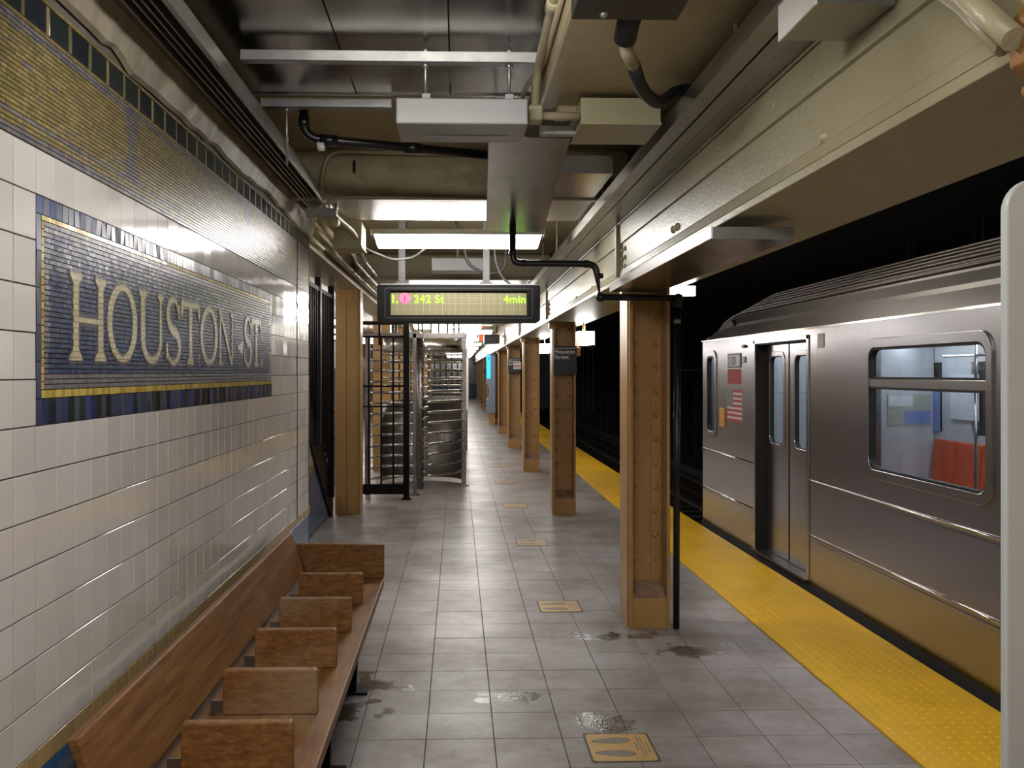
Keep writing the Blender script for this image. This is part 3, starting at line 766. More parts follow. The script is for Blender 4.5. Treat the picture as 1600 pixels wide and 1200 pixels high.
# ---------------------------------------------------------------- ochre columns
def column(x0, x1, y0, y1, ztop, label, rivets=True, base=True, mirror=False, group='ochre riveted columns along the platform edge', flat=False):
    q = T('steel_column', label, 'column', ((x0+x1)/2, (y0+y1)/2, 0), group)
    t = .022; yw = y0+(y1-y0)*.5; m = M['tan_paint']
    if flat:   # seen flange-on, two plates with a seam
        xm = (x0+x1)/2
        bx(x0, xm-.002, y0, y0+t, 0, ztop-.13).build('flange', m, q, bevel=.003); bx(xm+.002, x1, y0, y0+t, 0, ztop-.13).build('flange', m, q, bevel=.003)
        bx(x0, x1, y1-t, y1, 0, ztop).build('flange', m, q, bevel=.003)
        bx(xm-.05, xm+.05, y0+t, y1-t, 0, ztop).build('web', m, q)
        bx(x0, x1, y0-.006, y0+t, ztop-.13, ztop).build('cap_plate', m, q, bevel=.003)
        for xx in (x0+.06, x1-.06):
            for zz in (ztop-.10, ztop-.035): rivet(xx, y0-.006, zz, q, m, (0,-1,0), .014)
        bx(x1-.012, x1+.028, y0+.01, y1-.02, .0, ztop).build('side_plate', m, q, bevel=.003)
        return q
    for (a, bq) in ((x0, x0+t), (x1-t, x1)):
        bx(a, bq, y0, y1, 0, ztop).build('flange', m, q, bevel=.003)
    bx(x0-.008, x0, y0+.045, y1-.045, 0, ztop).build('side_plate', m, q, bevel=.002)
    bx(x0+t, x1-t, yw-.008, yw+.008, 0, ztop).build('web', m, q)
    aw = (x1-x0)*.27
    for (a, bq) in ((x0+t, x0+t+aw), (x1-t-aw, x1-t)):
        for (p0, p1) in ((yw-.020, yw-.008), (yw+.008, yw+.020)):
            bx(a, bq, p0, p1, .0, ztop).build('angle_leg', m, q, bevel=.002)
    if base:
        MB().prism([(y0+.004, 0), (y0+.004, .19), (yw-.02, .27), (yw-.02, 0)], 'x', x0+t, x1-t).build('base_filler', m, q, bevel=.002)
        MB().prism([(y0+.008, .1915), (yw-.021, .2705), (yw-.021, .2735), (y0+.008, .1945)], 'x', x0+t+.002, x1-t-.002).build('base_top', M['chip'], q, label='chipped sloping top of the column base')
    rx = (x0+t+aw*.55, x1-t-aw*.55); step = (ztop-.5)/11
    if rivets:
        for zz in [.42+step*i for i in range(12)]:
            if zz > ztop-.04: continue
            for xx in rx: rivet(xx, yw-.020, zz, q, m, (0,-1,0), .0185)
    else:
        bb = MB()
        for zz in [.42+step*i for i in range(12)]:
            if zz > ztop-.04: continue
            for xx in rx: bb.dome((xx, yw-.020, zz), (0,-1,0), .016, .013, seg=6, rings=2)
        bb.build('rivets', m, q, kind='stuff')
    # cap bracket towards the platform
    bx(x0-.045, x0-.001, y0+.03, y0+.12, ztop-.075, ztop-.002).build('cap_bracket', m, q, bevel=.003)
    for yy in (y0+.055, y0+.095):
        pass
    rivet(x0-.034, y0+.03, ztop-.03, q, m, (0,-1,0), .010); rivet(x0-.014, y0+.03, ztop-.03, q, m, (0,-1,0), .010)
    return q
clab = ['ochre riveted column nearest the camera, behind the tall grey panel', 'ochre riveted column nearest in view, with a black drainpipe down its right side',
        'second ochre riveted column, carrying the large black station name sign', 'third ochre riveted column along the edge, between the two sign columns',
        'fourth ochre column, with a small black name sign and exit sign', 'fifth ochre column from the front along the platform edge',
        'sixth ochre column, standing behind the grey kiosk with a cyan screen', 'seventh ochre column along the platform edge, just past the cyan kiosk',
        'eighth ochre column along the platform edge', 'ninth ochre column along the platform edge', 'tenth ochre column, far down the platform edge', 'farthest ochre column along the platform edge']
for k, y0 in enumerate(cols):
    column(1.10, 1.36, y0, y0+.35, 2.218, clab[k], rivets=(k in (1, 2, 3)))
for k in range(7):
    y0 = 10.38+4.57*k
    column(-1.41, -1.15, y0, y0+.3, 2.598, ['ochre column with flat seamed face at the left beside the black fence', 'ochre column behind the black cage of the turnstile', 'second ochre column behind the turnstile bars', 'third ochre column behind the turnstile bars', 'distant ochre column behind the fence gate', 'more distant ochre column of the left row', 'farthest ochre column of the left row'][k], flat=True, group='ochre columns of the left row')
# rusty gusset by the nearest column top
cn = [o for o in bpy.data.objects if o.name == 'steel_column'][0]
MB().prism([(1.0, 2.19), (1.0, 2.27), (1.025, 2.31), (1.12, 2.31), (1.12, 2.13), (1.04, 2.16)], 'y', 1.475, 1.60).build('gusset', M['rust'], cn, bevel=.006, label='rusty brown gusset at the column top')
for i, (dx, dy) in enumerate(((0, 0), (.0, .05))): rivet(1.015, 1.51+dy, 2.14, cn, M['rust'], (-1,0,0), .015)

# ---------------------------------------------------------------- ceiling services
def tray_obj(name, label, x0, x1, y0, y1, z0, z1, ridge=True):
    q = T(name, label, 'cable tray', ((x0+x1)/2, (y0+y1)/2, z0))
    t = .004
    bx(x0, x0+t, y0, y1, z0, z1).build('side_wall', M['tray'], q); bx(x1-t, x1, y0, y1, z0, z1).build('side_wall', M['tray'], q)
    return q
q = tray_obj('cable_tray', 'long aluminium cable tray along the cream girder at top right', .825, 1.025, -2, 11.2, 2.59, 2.655)
L3 = (.825, .893, .955, 1.025)
for i in range(3): bx(L3[i]+.0045, L3[i+1]-.0005, -2, 11.2, 2.592-(i % 2)*.004, 2.597).build('bottom_strip', M['tray'], q)
bx(.829, 1.021, -2, 11.2, 2.649, 2.653).build('lid', M['tray'], q)
MB().tube([(1.028, -2, 2.588), (1.028, 11.2, 2.588)], .006, 8).build('edge_bead', M['cream'], q)
for i in range(7):
    yy = 2.75+i*1.25
    c = MB().tube([(.86, yy, 2.655), (.86, yy, 2.72 if yy < 3.7 else 2.95)], .007, 8); c.build('hanger_rod', M['cream'], q)
    bx(.84, .88, yy-.015, yy+.015, 2.655, 2.668).build('hanger_nut', M['cream'], q)
q = tray_obj('cable_tray', 'dark open-bottomed cable channel along the top of the left tiled wall', -.915, -.80, -2, 5.55, 2.65, 2.72)
bx(-.911, -.804, -2, 5.55, 2.712, 2.716).build('inside_top', M['tray_in'], q)
for xx in (-.885, -.862, -.838): bx(xx-.003, xx+.003, -2, 5.55, 2.655, 2.71).build('rail', M['tray'], q)
bx(-.802, -.79, -2, 5.55, 2.655, 2.712).build('side_wall', M['galv_light'], q)
bx(-.93, -.74, 5.50, 5.56, 2.60, 2.645).build('end_bracket', M['gbox'], q, bevel=.003)
bx(-.755, -.735, 5.50, 5.56, 2.645, 2.76).build('bracket_leg', M['gbox'], q, bevel=.003)
# small dome ends of pipes near bracket
c = MB().tube([(-.76, 5.56, 2.60), (-.76, 5.66, 2.575)], .022, 10).build('pipe_stub', M['cream'], q)

# drip pans
q = T('drip_pan', 'wide galvanised sheet drip pan under the ceiling at top left centre', 'drip pan', (-.3, 2.7, 2.85))
for i, (xa, xb) in enumerate(((-.97, -.442), (-.436, -.034), (-.028, .315))):
    bx(xa, xb, 1.6, 3.92, 2.850+.001*i, 2.856+.001*i).build('pan_sheet', M['galv'], q)
bx(-.97, .315, 3.90, 3.93, 2.845, 2.90).build('pan_lip', M['galv'], q)
q = T('drip_pan', 'long sloping grey drip pan hanging above the light, drained by a black pipe', 'drip pan', (.33, 4.7, 2.55))
b = MB(); b.v = [(.125,3.66,2.600),(.46,3.66,2.600),(.55,5.80,2.552),(.185,5.80,2.552),(.125,3.66,2.604),(.46,3.66,2.604),(.55,5.80,2.556),(.185,5.80,2.556)]
for f in ((0,3,2,1),(4,5,6,7),(0,1,5,4),(1,2,6,5),(2,3,7,6),(3,0,4,7)): b.face(f)
b.build('pan_sheet', M['galv'], q)
for i, (xa, xb, ya, yb, za, zb) in enumerate(((.125, .185, 3.66, 5.8, 2.6, 2.552), (.46, .55, 3.66, 5.8, 2.6, 2.552))):
    b = MB(); b.v = [(xa, ya, za), (xb, yb, zb), (xb, yb, zb+.06), (xa, ya, za+.06), (xa+.003, ya, za), (xb+.003, yb, zb), (xb+.003, yb, zb+.06), (xa+.003, ya, za+.06)]
    for f in ((0,1,2,3),(7,6,5,4),(0,4,5,1),(3,2,6,7),(0,3,7,4),(1,5,6,2)): b.face(f)
    b.build('pan_side', M['galv'], q)
for yy in (4.2, 5.3):
    for xx in (.18, .50): MB().tube([(xx, yy, 2.6), (xx, yy, 2.95 if yy < 5.2 else 2.668)], .005, 6).build('hanger_rod', M['galv_light'], q)
bx(.33, .475, 3.60, 3.645, 2.60, 2.635).build('end_channel', M['galv_light'], q, bevel=.002)
q = T('drip_pan', 'short galvanised drip pan tucked between the cream box and right cable tray', 'drip pan', (.66, 4.9, 2.66))
bx(.50, .80, 4.6, 5.28, 2.665, 2.67).build('pan_sheet', M['galv'], q)
MB().prism([(4.60, 2.665), (4.57, 2.75), (4.574, 2.75), (4.604, 2.67)], 'x', .50, .80).build('pan_lip', M['galv'], q)
# struts
def strut(label, x0, x1, y, z, rods=()):
    q = T('strut_channel', label, 'strut channel', ((x0+x1)/2, y, z))
    b = MB(); h = .04; w = .04; t = .004
    b.box(x0, x1, y-w/2, y-w/2+t, z, z+h); b.box(x0, x1, y+w/2-t, y+w/2, z, z+h); b.box(x0, x1, y-w/2, y+w/2, z, z+t); b.build('channel', M['galv_light'], q, bevel=.001)
    for xx, zb, zt in rods:
        MB().tube([(xx, y, zb), (xx, y, zt)], .006, 8).build('threaded_rod', M['galv_light'], q)
        MB().tube([(xx, y, z-.014), (xx, y, z)], .014, 6).build('hex_nut', M['galv_light'], q); MB().tube([(xx, y, z+h), (xx, y, z+h+.014)], .014, 6).build('hex_nut', M['galv_light'], q)
    return q
strut('galvanised strut channel spanning under the wide drip pan at the top', -.79, .315, 3.30, 2.775, ((-.118, 2.655, 2.845), (.19, 2.655, 2.845)))
strut('thin galvanised channel at the far lip of the wide drip pan', -.86, -.29, 3.96, 2.80, ((-.75, 2.55, 2.94),))
strut('galvanised channel crossing at the very top left over the cable channel', -.92, -.55, 2.35, 2.76, ((-.86, 2.73, 2.84),))
# speaker-like flat box
q = T('junction_box', 'flat pale grey steel box hanging from rods above the walkway centre', 'electrical box', (.01, 3.4, 2.55))
bx(-.225, .258, 3.28, 3.55, 2.55, 2.645).build('box_body', M['gbox'], q, bevel=.006)
bx(-.12, .20, 3.44, 3.46, 2.545, 2.551).build('vent_slot', M['galv_light'], q, bevel=.001)
bx(-.13, -.10, 3.285, 3.30, 2.645, 2.662).build('mount_tab', M['gbox'], q); bx(.175, .205, 3.285, 3.30, 2.645, 2.662).build('mount_tab', M['gbox'], q)
q = T('junction_box', 'cream painted box under the end of the ceiling drop, right of centre', 'electrical box', (.62, 3.6, 2.6))
bx(.475, .785, 3.44, 3.74, 2.60, 2.70).build('box_body', M['cream'], q, bevel=.003)
bx(.472, .788, 3.436, 3.745, 2.596, 2.606).build('cover', M['cream'], q, bevel=.002)
q = T('junction_box', 'dark brown steel box cut off by the top edge of the picture', 'electrical box', (.46, 2.3, 2.6))
bx(.315, .61, 1.95, 2.48, 2.62, 2.719).build('box_body', M['dark_grey'], q, bevel=.003)
rivet(.40, 2.44, 2.62, q, M['galv_light'], (0,0,-1), .012, 'bolt')
q = T('flexible_conduit', 'thick black flexible cable curving from the dark box to the tray', 'cable', (.5, 2.6, 2.6))
MB().tube([(.49, 2.50, 2.66), (.49, 2.56, 2.645), (.492, 2.62, 2.62)], .034, 12).build('boot', M['black_matte'], q)
MB().tube([(.492, 2.62, 2.62), (.51, 2.68, 2.60), (.54, 2.74, 2.585)], .021, 12).build('connector', M['cream'], q)
MB().tube(bend([(.54, 2.74, 2.585), (.60, 2.90, 2.555), (.70, 3.10, 2.57), (.80, 3.25, 2.67), (.90, 3.3, 2.69)], .12, 6), .022, 12).build('cable', M['black_matte'], q)
q = T('junction_box', 'small bright-sided steel box hung under the right tray at the top', 'electrical box', (.93, 2.2, 2.5))
bx(.838, 1.02, 2.07, 2.30, 2.50, 2.588).build('box_body', M['galv'], q, bevel=.002)
bx(.832, .838, 2.065, 2.305, 2.498, 2.60).build('lit_side', M['white_paint'], q, bevel=.001, label='left side with its lit brightness put in as white')  # light falling on the metal side is put into its white colour
bx(.838, 1.02, 2.062, 2.07, 2.50, 2.588).build('front_cover', M['galv_light'], q)
# cream conduits beside the ceiling drop
q = T('conduit', 'cream conduit running along the left edge of the ceiling drop', 'pipe', (.3, 2.6, 2.75))
MB().tube(bend([(.29, .5, 2.80), (.30, 2.9, 2.80), (.295, 3.30, 2.76), (.295, 3.45, 2.63), (.47, 3.45, 2.63)], .05), .016, 10).build('pipe', M['cream'], q)
MB().tube([(.30, 2.78, 2.80), (.30, 2.86, 2.80)], .023, 10).build('coupling', M['cream'], q)
bx(.27, .325, 3.40, 3.48, 2.60, 2.66).build('elbow_box', M['cream'], q, bevel=.008)
q = T('conduit', 'thin cream conduit behind the thicker one at the ceiling drop', 'pipe', (.3, 2.6, 2.8))
MB().tube(bend([(.315, 2.0, 2.78), (.318, 3.3, 2.775), (.27, 3.6, 2.78), (.26, 3.9, 2.74)], .05), .010, 8).build('pipe', M['cream'], q)
# conduits on girder face at top right
q = T('conduit', 'wide cream conduit crossing the girder face at the top right corner', 'pipe', (1.0, 1.7, 2.4))
MB().tube(bend([(.985, 2.0, 2.575), (.985, 1.85, 2.50), (.985, 1.70, 2.36), (.985, 1.56, 2.23)], .03), .022, 12).build('pipe', M['cream'], q)
MB().tube(bend([(1.005, 2.05, 2.575), (1.005, 1.95, 2.52), (1.005, 1.76, 2.37), (1.005, 1.625, 2.235)], .03), .014, 10).build('thin_pipe', M['cream'], q)

# black drain pipes
q = T('drain_pipe', 'black drain pipe looping left to right below the wide drip pan', 'pipe', (-.3, 4.1, 2.65))
MB().tube(bend([(-.69, 4.05, 2.86), (-.69, 4.05, 2.695), (.16, 4.15, 2.645)], .10, 8), .021, 14).build('pipe', M['black_pipe'], q)
MB().tube([(-.69, 4.05, 2.79), (-.69, 4.05, 2.74)], .025, 14).build('coupling', M['black_pipe'], q)
MB().tube([(-.62, 4.06, 2.690), (-.54, 4.067, 2.686)], .0255, 14).build('coupling', M['black_pipe'], q); MB().tube([(-.24, 4.105, 2.668), (-.17, 4.113, 2.665)], .026, 14).build('coupling', M['black_pipe'], q)
MB().tube([(-.63, 4.06, 2.66), (-.60, 4.06, 2.662)], .0225, 10).build('sticker', M['paper'], q)
q = T('drain_pipe', 'black drain pipe running from the sloping pan to the nearest column and down it', 'pipe', (1.4, 5.8, 0))
zt = 2.325; ypi = 5.60
P = [(.345, ypi, 2.56), (.345, ypi, zt), (.865, ypi, zt-.005), (.895, ypi, 2.11), (1.375, ypi, 2.105), (1.385, 5.62, 2.08), (1.385, 5.66, .02)]
MB().tube(bend(P[:4], .05, 7)+[(.895, ypi, 2.12)], .021, 14).build('upper_pipe', M['black_pipe'], q)
MB().tube([(.895, ypi-.01, 2.112), (1.38, ypi-.01, 2.108)], .022, 14).build('cross_pipe', M['black_pipe'], q)
MB().tube([(1.387, ypi+.02, 2.10), (1.387, ypi+.02, 2.05)], .027, 14).build('coupling', M['black_pipe'], q)
MB().tube([(1.387, ypi+.02, 2.06), (1.387, ypi+.05, .015)], .021, 14).build('down_pipe', M['black_pipe'], q)
for (x, z) in ((.895, 2.112), (1.387, 2.108)):
    b = MB(); b.dome((x, ypi-.005, z), (0,-1,0), .031, .03, seg=14, rings=5); b.dome((x, ypi-.005, z), (0,1,0), .031, .03, seg=14, rings=5); b.build('elbow', M['black_pipe'], q)
for p0, p1 in (((.345, ypi, 2.40), (.345, ypi, 2.37)), ((.40, ypi, zt), (.425, ypi, zt-.0005)), ((.79, ypi, zt-.004), (.82, ypi, zt-.005)), ((.888, ypi, 2.26), (.891, ypi, 2.23))):
    MB().tube([p0, p1], .025, 14).build('coupling', M['black_pipe'], q)
MB().tube([(1.387, ypi+.035, 1.375), (1.387, ypi+.035, 1.355)], .0222, 12).build('tape_band', M['paper'], q)
MB().tube([(1.387, ypi+.0225, 1.98), (1.387, ypi+.023, 1.95)], .0235, 12).build('coupling', M['galv_light'], q)

# ---------------------------------------------------------------- fluorescent fixtures across the walkway
def fixture(x0, x1, y, z, label, m='lens', group='fluorescent fixtures across the walkway', stem=2.95):
    q = T('light_fixture', label, 'light', ((x0+x1)/2, y, z), group)
    bx(x0-.015, x1+.015, y-.075, y+.075, z, z+.04).build('housing', M['gbox'], q, bevel=.004)
    # lens: trapezoid
    b = MB(); d = .025
    b.v = [(x0+.012,y-.068,z),(x1-.012,y-.068,z),(x1-.012,y+.068,z),(x0+.012,y+.068,z),(x0+.012+d,y-.055,z-.085),(x1-.012-d,y-.055,z-.085),(x1-.012-d,y+.055,z-.085),(x0+.012+d,y+.055,z-.085)]
    for f, mi in (((0,4,5,1),0),((1,5,6,2),1),((2,6,7,3),0),((3,7,4,0),1),((4,7,6,5),0)): b.face(f, mi)
    b.build('lens', [M[m], M['lens_end']], q)
    if m == 'lens':
        for xx in (x0-.015, x1+.001): bx(xx, xx+.014, y-.078, y+.078, z-.012, z+.03).build('end_clip', M['galv_light'], q, bevel=.002)
    for xx in (x0+.25, x1-.25): MB().tube([(xx, y, z+.04), (xx, y, stem)], .008, 8).build('stem', M['gbox'], q)
    return q
fixture(-.62, .625, 6.60, 2.645, 'bright fluorescent light directly above the countdown display')
fixture(-.62, .31, 2.03, 2.68, 'fluorescent light above the camera over the bench', stem=2.848)
fixture(-.62, .31, .30, 2.68, 'added fluorescent light overhead at the camera', stem=2.948)  # extra fixture added to brighten the near column and floor
fixture(-.62, .30, -1.6, 2.645, 'fluorescent light behind the camera')
lab2 = ['second fluorescent light, hidden just behind the countdown display', 'third fluorescent light beyond the turnstile', 'fourth fluorescent light, small in the distance', 'fifth fluorescent light far down the platform']
for k in range(10):
    y = 11.2+4.57*k
    fixture(-.62, .8, y, 2.60, lab2[min(k, 3)] if k < 3 else 'far small fluorescent light in the row receding beyond the turnstile', 'lens_far')
for k in range(5):
    y = 13.5+4.57*k
    fixture(-.9, .5, y, 2.60, 'added fluorescent light in mid bay beyond the turnstile, %s' % ['first of the mid bay row', 'second of the mid bay row', 'third of the mid bay row', 'fourth of the mid bay row', 'last of the mid bay row'][k], 'lens_far', 'added mid bay lights')  # extra row added to brighten the area past the turnstile
for k in range(6):
    y = 9.2+3.6*k
    fixture(-3.4, -2.1, y, 2.60, 'light over the fare area left of the column row, %s' % ['nearest to the stairs', 'second from the stairs', 'third from the stairs', 'fourth from the stairs', 'fifth from the stairs', 'last of its row'][k], 'lens_far', 'lights over the fare area')
# cream pull box with bent conduit at the left of the fixture
q = T('junction_box', 'cream pull box with a bent conduit left of the first light', 'electrical box', (-.74, 6.2, 2.5))
bx(-.845, -.655, 6.14, 6.42, 2.50, 2.668).build('box_body', M['cream'], q, bevel=.004)
bx(-.85, -.65, 6.13, 6.43, 2.49, 2.503).build('cover', M['cream'], q, bevel=.002)
q = T('conduit', 'cream conduit bending down into the pull box left of the first light', 'pipe', (-.75, 5.7, 2.6))
MB().tube(bend([(-.79, 5.25, 2.70), (-.80, 5.75, 2.655), (-.715, 6.05, 2.60), (-.69, 6.145, 2.56)], .15, 6), .018, 12).build('conduit', M['cream'], q)
q = T('conduit', 'cream conduit framing the cracked plaster beam face', 'pipe', (-.2, 5.22, 2.6))
MB().tube(bend([(-.80, 5.22, 2.66), (-.76, 5.22, 2.925), (.3, 5.25, 2.915)], .10, 6), .014, 10).build('conduit', M['cream'], q)
MB().tube(bend([(-.86, 5.18, 2.55), (-.70, 5.24, 2.665), (.18, 5.24, 2.66)], .10, 6), .008, 10).build('thin_conduit', M['cream'], q)
q = T('conduit', 'vertical black-and-cream conduit on the beam left of the drain pipe', 'pipe', (-.78, 5.2, 2.7))
MB().tube([(-.60, 5.22, 2.80), (-.60, 5.22, 2.87)], .008, 8).build('pipe', M['black_pipe'], q)

# ---------------------------------------------------------------- countdown display
DY = 7.2
dp = T('countdown_display', 'hanging black train countdown display with green lettering', 'display', (0, DY, 2.05))
dx0, dx1, dz0, dz1 = -.645, .645+.02, 2.05, 2.345
out = rrect(dx0, dx1, dz0, dz1, .02); inn = rrect(dx0+.105, dx1-.105, dz0+.05, dz1-.05, .004)
MB().ring(out, inn, 'y', DY, DY+.10).build('bezel', M['black'], dp, bevel=.002)
MB().prism(out, 'y', DY+.10, DY+.30).build('case', M['black_matte'], dp)
MB().ring(rrect(dx0+.06, dx1-.06, dz0+.025, dz1-.025, .015), rrect(dx0+.066, dx1-.066, dz0+.031, dz1-.031, .012), 'y', DY-.003, DY).build('window_trim', M['dark_grey'], dp)
sx0, sx1, sz0, sz1 = dx0+.107, dx1-.107, dz0+.053, dz1-.06
bx(sx0, sx1, DY+.03, DY+.05, sz0, sz1).build('screen', M['led_screen'], dp)
b = MB(); n = 21
for i in range(1, n): b.box(sx0+(sx1-sx0)*i/n-.0008, sx0+(sx1-sx0)*i/n+.0008, DY+.0285, DY+.03, sz0, sz1)
for i in range(1, 4): b.box(sx0, sx1, DY+.0285, DY+.03, sz0+(sz1-sz0)*i/4-.0006, sz0+(sz1-sz0)*i/4+.0006)
b.build('module_lines', M['led_line'], dp, kind='stuff')
b = MB()   # led dot rows
nx_, nz_ = 126, 24
for i in range(nx_):
    for j in range(nz_):
        x = sx0+(sx1-sx0)*(i+.5)/nx_; z = sz0+(sz1-sz0)*(j+.5)/nz_; b.v += [(x-.0022, DY+.0288, z-.0022), (x+.0022, DY+.0288, z-.0022), (x+.0022, DY+.0288, z+.0022), (x-.0022, DY+.0288, z+.0022)]; k = len(b.v); b.face((k-4, k-3, k-2, k-1))
b.build('led_dots', M['dark_grey'], dp, kind='stuff')
tz = sz1-.083
text_mesh('1.', .088, facing_camera(sx0-.002, DY+.026, tz), 'line_number', M['led_green'], dp, .003)
text_mesh('242 St', .088, facing_camera(sx0+.185, DY+.026, tz), 'destination', M['led_green'], dp, .0004, spacing=1.08)
text_mesh('4min', .088, facing_camera(sx1-.005, DY+.026, tz), 'minutes', M['led_green'], dp, .0004, align='RIGHT', spacing=1.05)
cx = sx0+.112; cz = tz+.034
MB().prism([(cx+.044*math.cos(t*PI/12), cz+.044*math.sin(t*PI/12)) for t in range(24)], 'y', DY+.025, DY+.028).build('route_disc', M['led_pink'], dp, label='pink route disc showing 1')
text_mesh('1', .075, facing_camera(cx-.018, DY+.0235, cz-.026), 'route_number', M['red'], dp, .001)
for xx in (-.455, .235):
    bx(xx-.028, xx+.028, DY+.12, DY+.17, dz1, 2.95).build('hanger_tube', M['hanger'], dp, bevel=.003)
    bx(xx-.05, xx+.05, DY+.09, DY+.20, dz1-.002, dz1+.03).build('hanger_foot', M['hanger'], dp, bevel=.003)
    rivet(xx, DY+.119, dz1+.05, dp, M['chrome'], (0,-1,0), .008, 'bolt')
bx(dx0+.02, dx1-.02, DY+.05, DY+.27, dz1, dz1+.012).build('top_plate', M['gbox'], dp)
MB().tube(bend([(.30, DY+.15, 2.72), (.31, DY+.15, 2.55), (.36, DY+.15, 2.42), (.46, DY+.15, 2.345)], .15, 6), .010, 8).build('feed_cable', M['hanger'], dp)
q = T('cable', 'grey cable hanging in a loop behind the light, left of the display', 'cable', (-.5, 7, 2.5))
MB().tube(bend([(-.68, 6.42, 2.55), (-.66, 6.6, 2.54), (-.50, 6.9, 2.505), (-.34, 6.9, 2.52), (-.10, 6.62, 2.665)], .2, 6), .009, 8).build('cable', M['hanger'], q)
q = T('cable', 'dark grey cable looping down behind the right hanger of the display', 'cable', (.2, 7.6, 2.5))
MB().tube(bend([(-.02, 7.6, 2.948), (.06, 7.6, 2.7), (.08, 7.6, 2.56), (.24, 7.6, 2.47), (.40, 7.6, 2.50), (.42, 7.6, 2.948)], .15, 6), .013, 8).build('cable', M['hanger'], q)
q = T('junction_box', 'grey metal box seen between the display hangers', 'electrical box', (0, 8.2, 2.5))
bx(-.235, .255, 8.1, 8.35, 2.56, 2.675).build('box_body', M['gbox'], q, bevel=.005)
MB().tube([(0, 8.2, 2.675), (0, 8.2, 2.95)], .01, 8).build('stem', M['gbox'], q)

# fixture hood under girder
q = T('light_hood', 'long stainless hood fixed under the girder before the nearest column', 'light hood', (1.1, 4.4, 2.14))
MB().prism([(.945, 2.14), (1.245, 2.135), (1.245, 2.172), (.945, 2.178)], 'y', 3.30, 5.52).build('hood_body', M['galv'], q, bevel=.002)
bx(.940, .945, 3.298, 5.522, 2.138, 2.182).build('side_face', M['white_paint'], q, label='side edge with its bright reflection put in as white')  # white stands in for the bright reflection along the steel side
bx(.945, 1.247, 3.294, 3.30, 2.135, 2.180).build('end_face', M['galv_light'], q)
for yy in (3.6, 4.4, 5.3): MB().tube([(1.1, yy, 2.175), (1.1, yy, 2.222)], .012, 8).build('hanger', M['galv_light'], q)
# lit track-side lamps
for yy, lb in ((1.75, 'track side lamp on the girder above the grey panel'), (4.1, 'added track side lamp hidden behind the girder before the nearest column'), (6.9, 'added track side lamp hidden behind the girder past the nearest column'), (-2.4, 'track side lamp on the girder behind the camera')):  # the two hidden behind the girder are added to brighten the train roof
    q = T('track_lamp', lb, 'light', (1.62, yy, 2.2), 'track side lamps')
    bx(1.56, 1.68, yy-.6, yy+.6, 2.86, 2.91).build('housing', M['gbox'], q, bevel=.003); bx(1.57, 1.67, yy-.58, yy+.58, 2.79, 2.86).build('lens', M['lens_track'], q)
    bx(1.50, 1.57, yy-.05, yy+.05, 2.87, 2.90).build('bracket', M['gbox'], q)
for k, (yy, xx) in enumerate(((5.98, 1.52), (10.45, 1.45), (15.0, 1.42))):
    q = T('track_lamp', ['small lit lamp behind the top of the nearest column', 'lit lamp box hanging track side of the second column', 'tiny lit lamp track side of the third column'][k], 'light', (xx, yy, 2.0), 'track side lamps')
    w = .12; dz = (.06, .0, .0)[k]
    if k == 0:
        bx(xx-.10, xx+.07, 5.95, 6.0, 2.155, 2.217).build('lens', M['lens_track'], q)
    else:
        bx(xx-.04, xx+.14, yy-.06, yy+.5, 1.97, 2.12).build('lens', M['lens_track'], q); bx(xx-.045, xx+.145, yy-.062, yy-.055, 1.93, 2.16).build('end_plate', M['glass'], q)
        MB().tube([(xx+.05, yy+.1, 2.12), (xx+.05, yy+.1, 2.222)], .008, 8).build('stem', M['gbox'], q)
    if k == 1:
        bx(1.365, 1.43, yy-.06, yy+.02, 1.83, 1.93).build('outlet_box', M['tan_paint'], q, bevel=.004)
        MB().tube(bend([(1.395, yy-.02, 1.93), (1.40, yy-.02, 2.06), (1.47, yy-.02, 2.12), (1.47, yy-.02, 2.222)], .06, 5), .012, 8).build('conduit', M['tan_paint'], q)

# ---------------------------------------------------------------- signs on the columns
def name_sign(y, x0, x1, z0, z1, label, txt=True):
    q = T('station_sign', label, 'sign', ((x0+x1)/2, y, z0), 'station name signs on columns')
    bx(x0, x1, y, y+.055, z0, z1).build('sign_box', M['sign_black'], q, bevel=.003)
    s = (x1-x0)/.265
    bx(x0+.004, x1-.004, y-.0015, y, z1-.030*s, z1-.026*s).build('white_line', M['letter_white'], q)
    text_mesh('Houston', .066*s, facing_camera(x0+.009*s, y-.001, z1-.087*s), 'word', M['letter_white'], q, .0008)
    text_mesh('Street', .066*s, facing_camera(x0+.009*s, y-.001, z1-.147*s), 'word', M['letter_white'], q, .0008)
name_sign(cols[2]-.06, 1.095, 1.365, 1.615, 1.945, 'large black Houston Street sign on the second ochre column')
name_sign(cols[4]-.06, 1.095, 1.365, 1.63, 1.95, 'small distant black Houston Street sign on the fourth ochre column')
name_sign(cols[8]-.06, 1.095, 1.365, 1.63, 1.95, 'tiny black name sign on a far ochre column past the cyan kiosk')
q = T('exit_sign', 'tiny white and red sign beside the small distant name sign', 'sign', (1.3, 19.2, 1.7))
bx(1.20, 1.36, 19.20, 19.22, 1.71, 1.85).build('plate', M['white_paint'], q); text_mesh('EXIT', .07, facing_camera(1.21, 19.198, 1.75), 'word', M['red'], q, .002)
bx(1.33, 1.35, 19.2, 19.34, 1.85, 1.88).build('bracket', M['white_paint'], q)
q = T('help_kiosk', 'slim grey kiosk with a bright cyan screen on a far column', 'kiosk', (.98, 28.3, .3))
MB().prism([(.90, .36), (1.19, .36), (1.19, 2.22), (.90, 2.22), (.90, 1.30), (.98, 1.18), (.98, .86), (.90, .78)], 'y', 28.1, 28.42).build('body', M['kiosk'], q, bevel=.01)
MB().prism(rrect(.915, 1.03, 1.45, 2.18, .02), 'y', 28.085, 28.10).build('screen', M['cyan'], q)
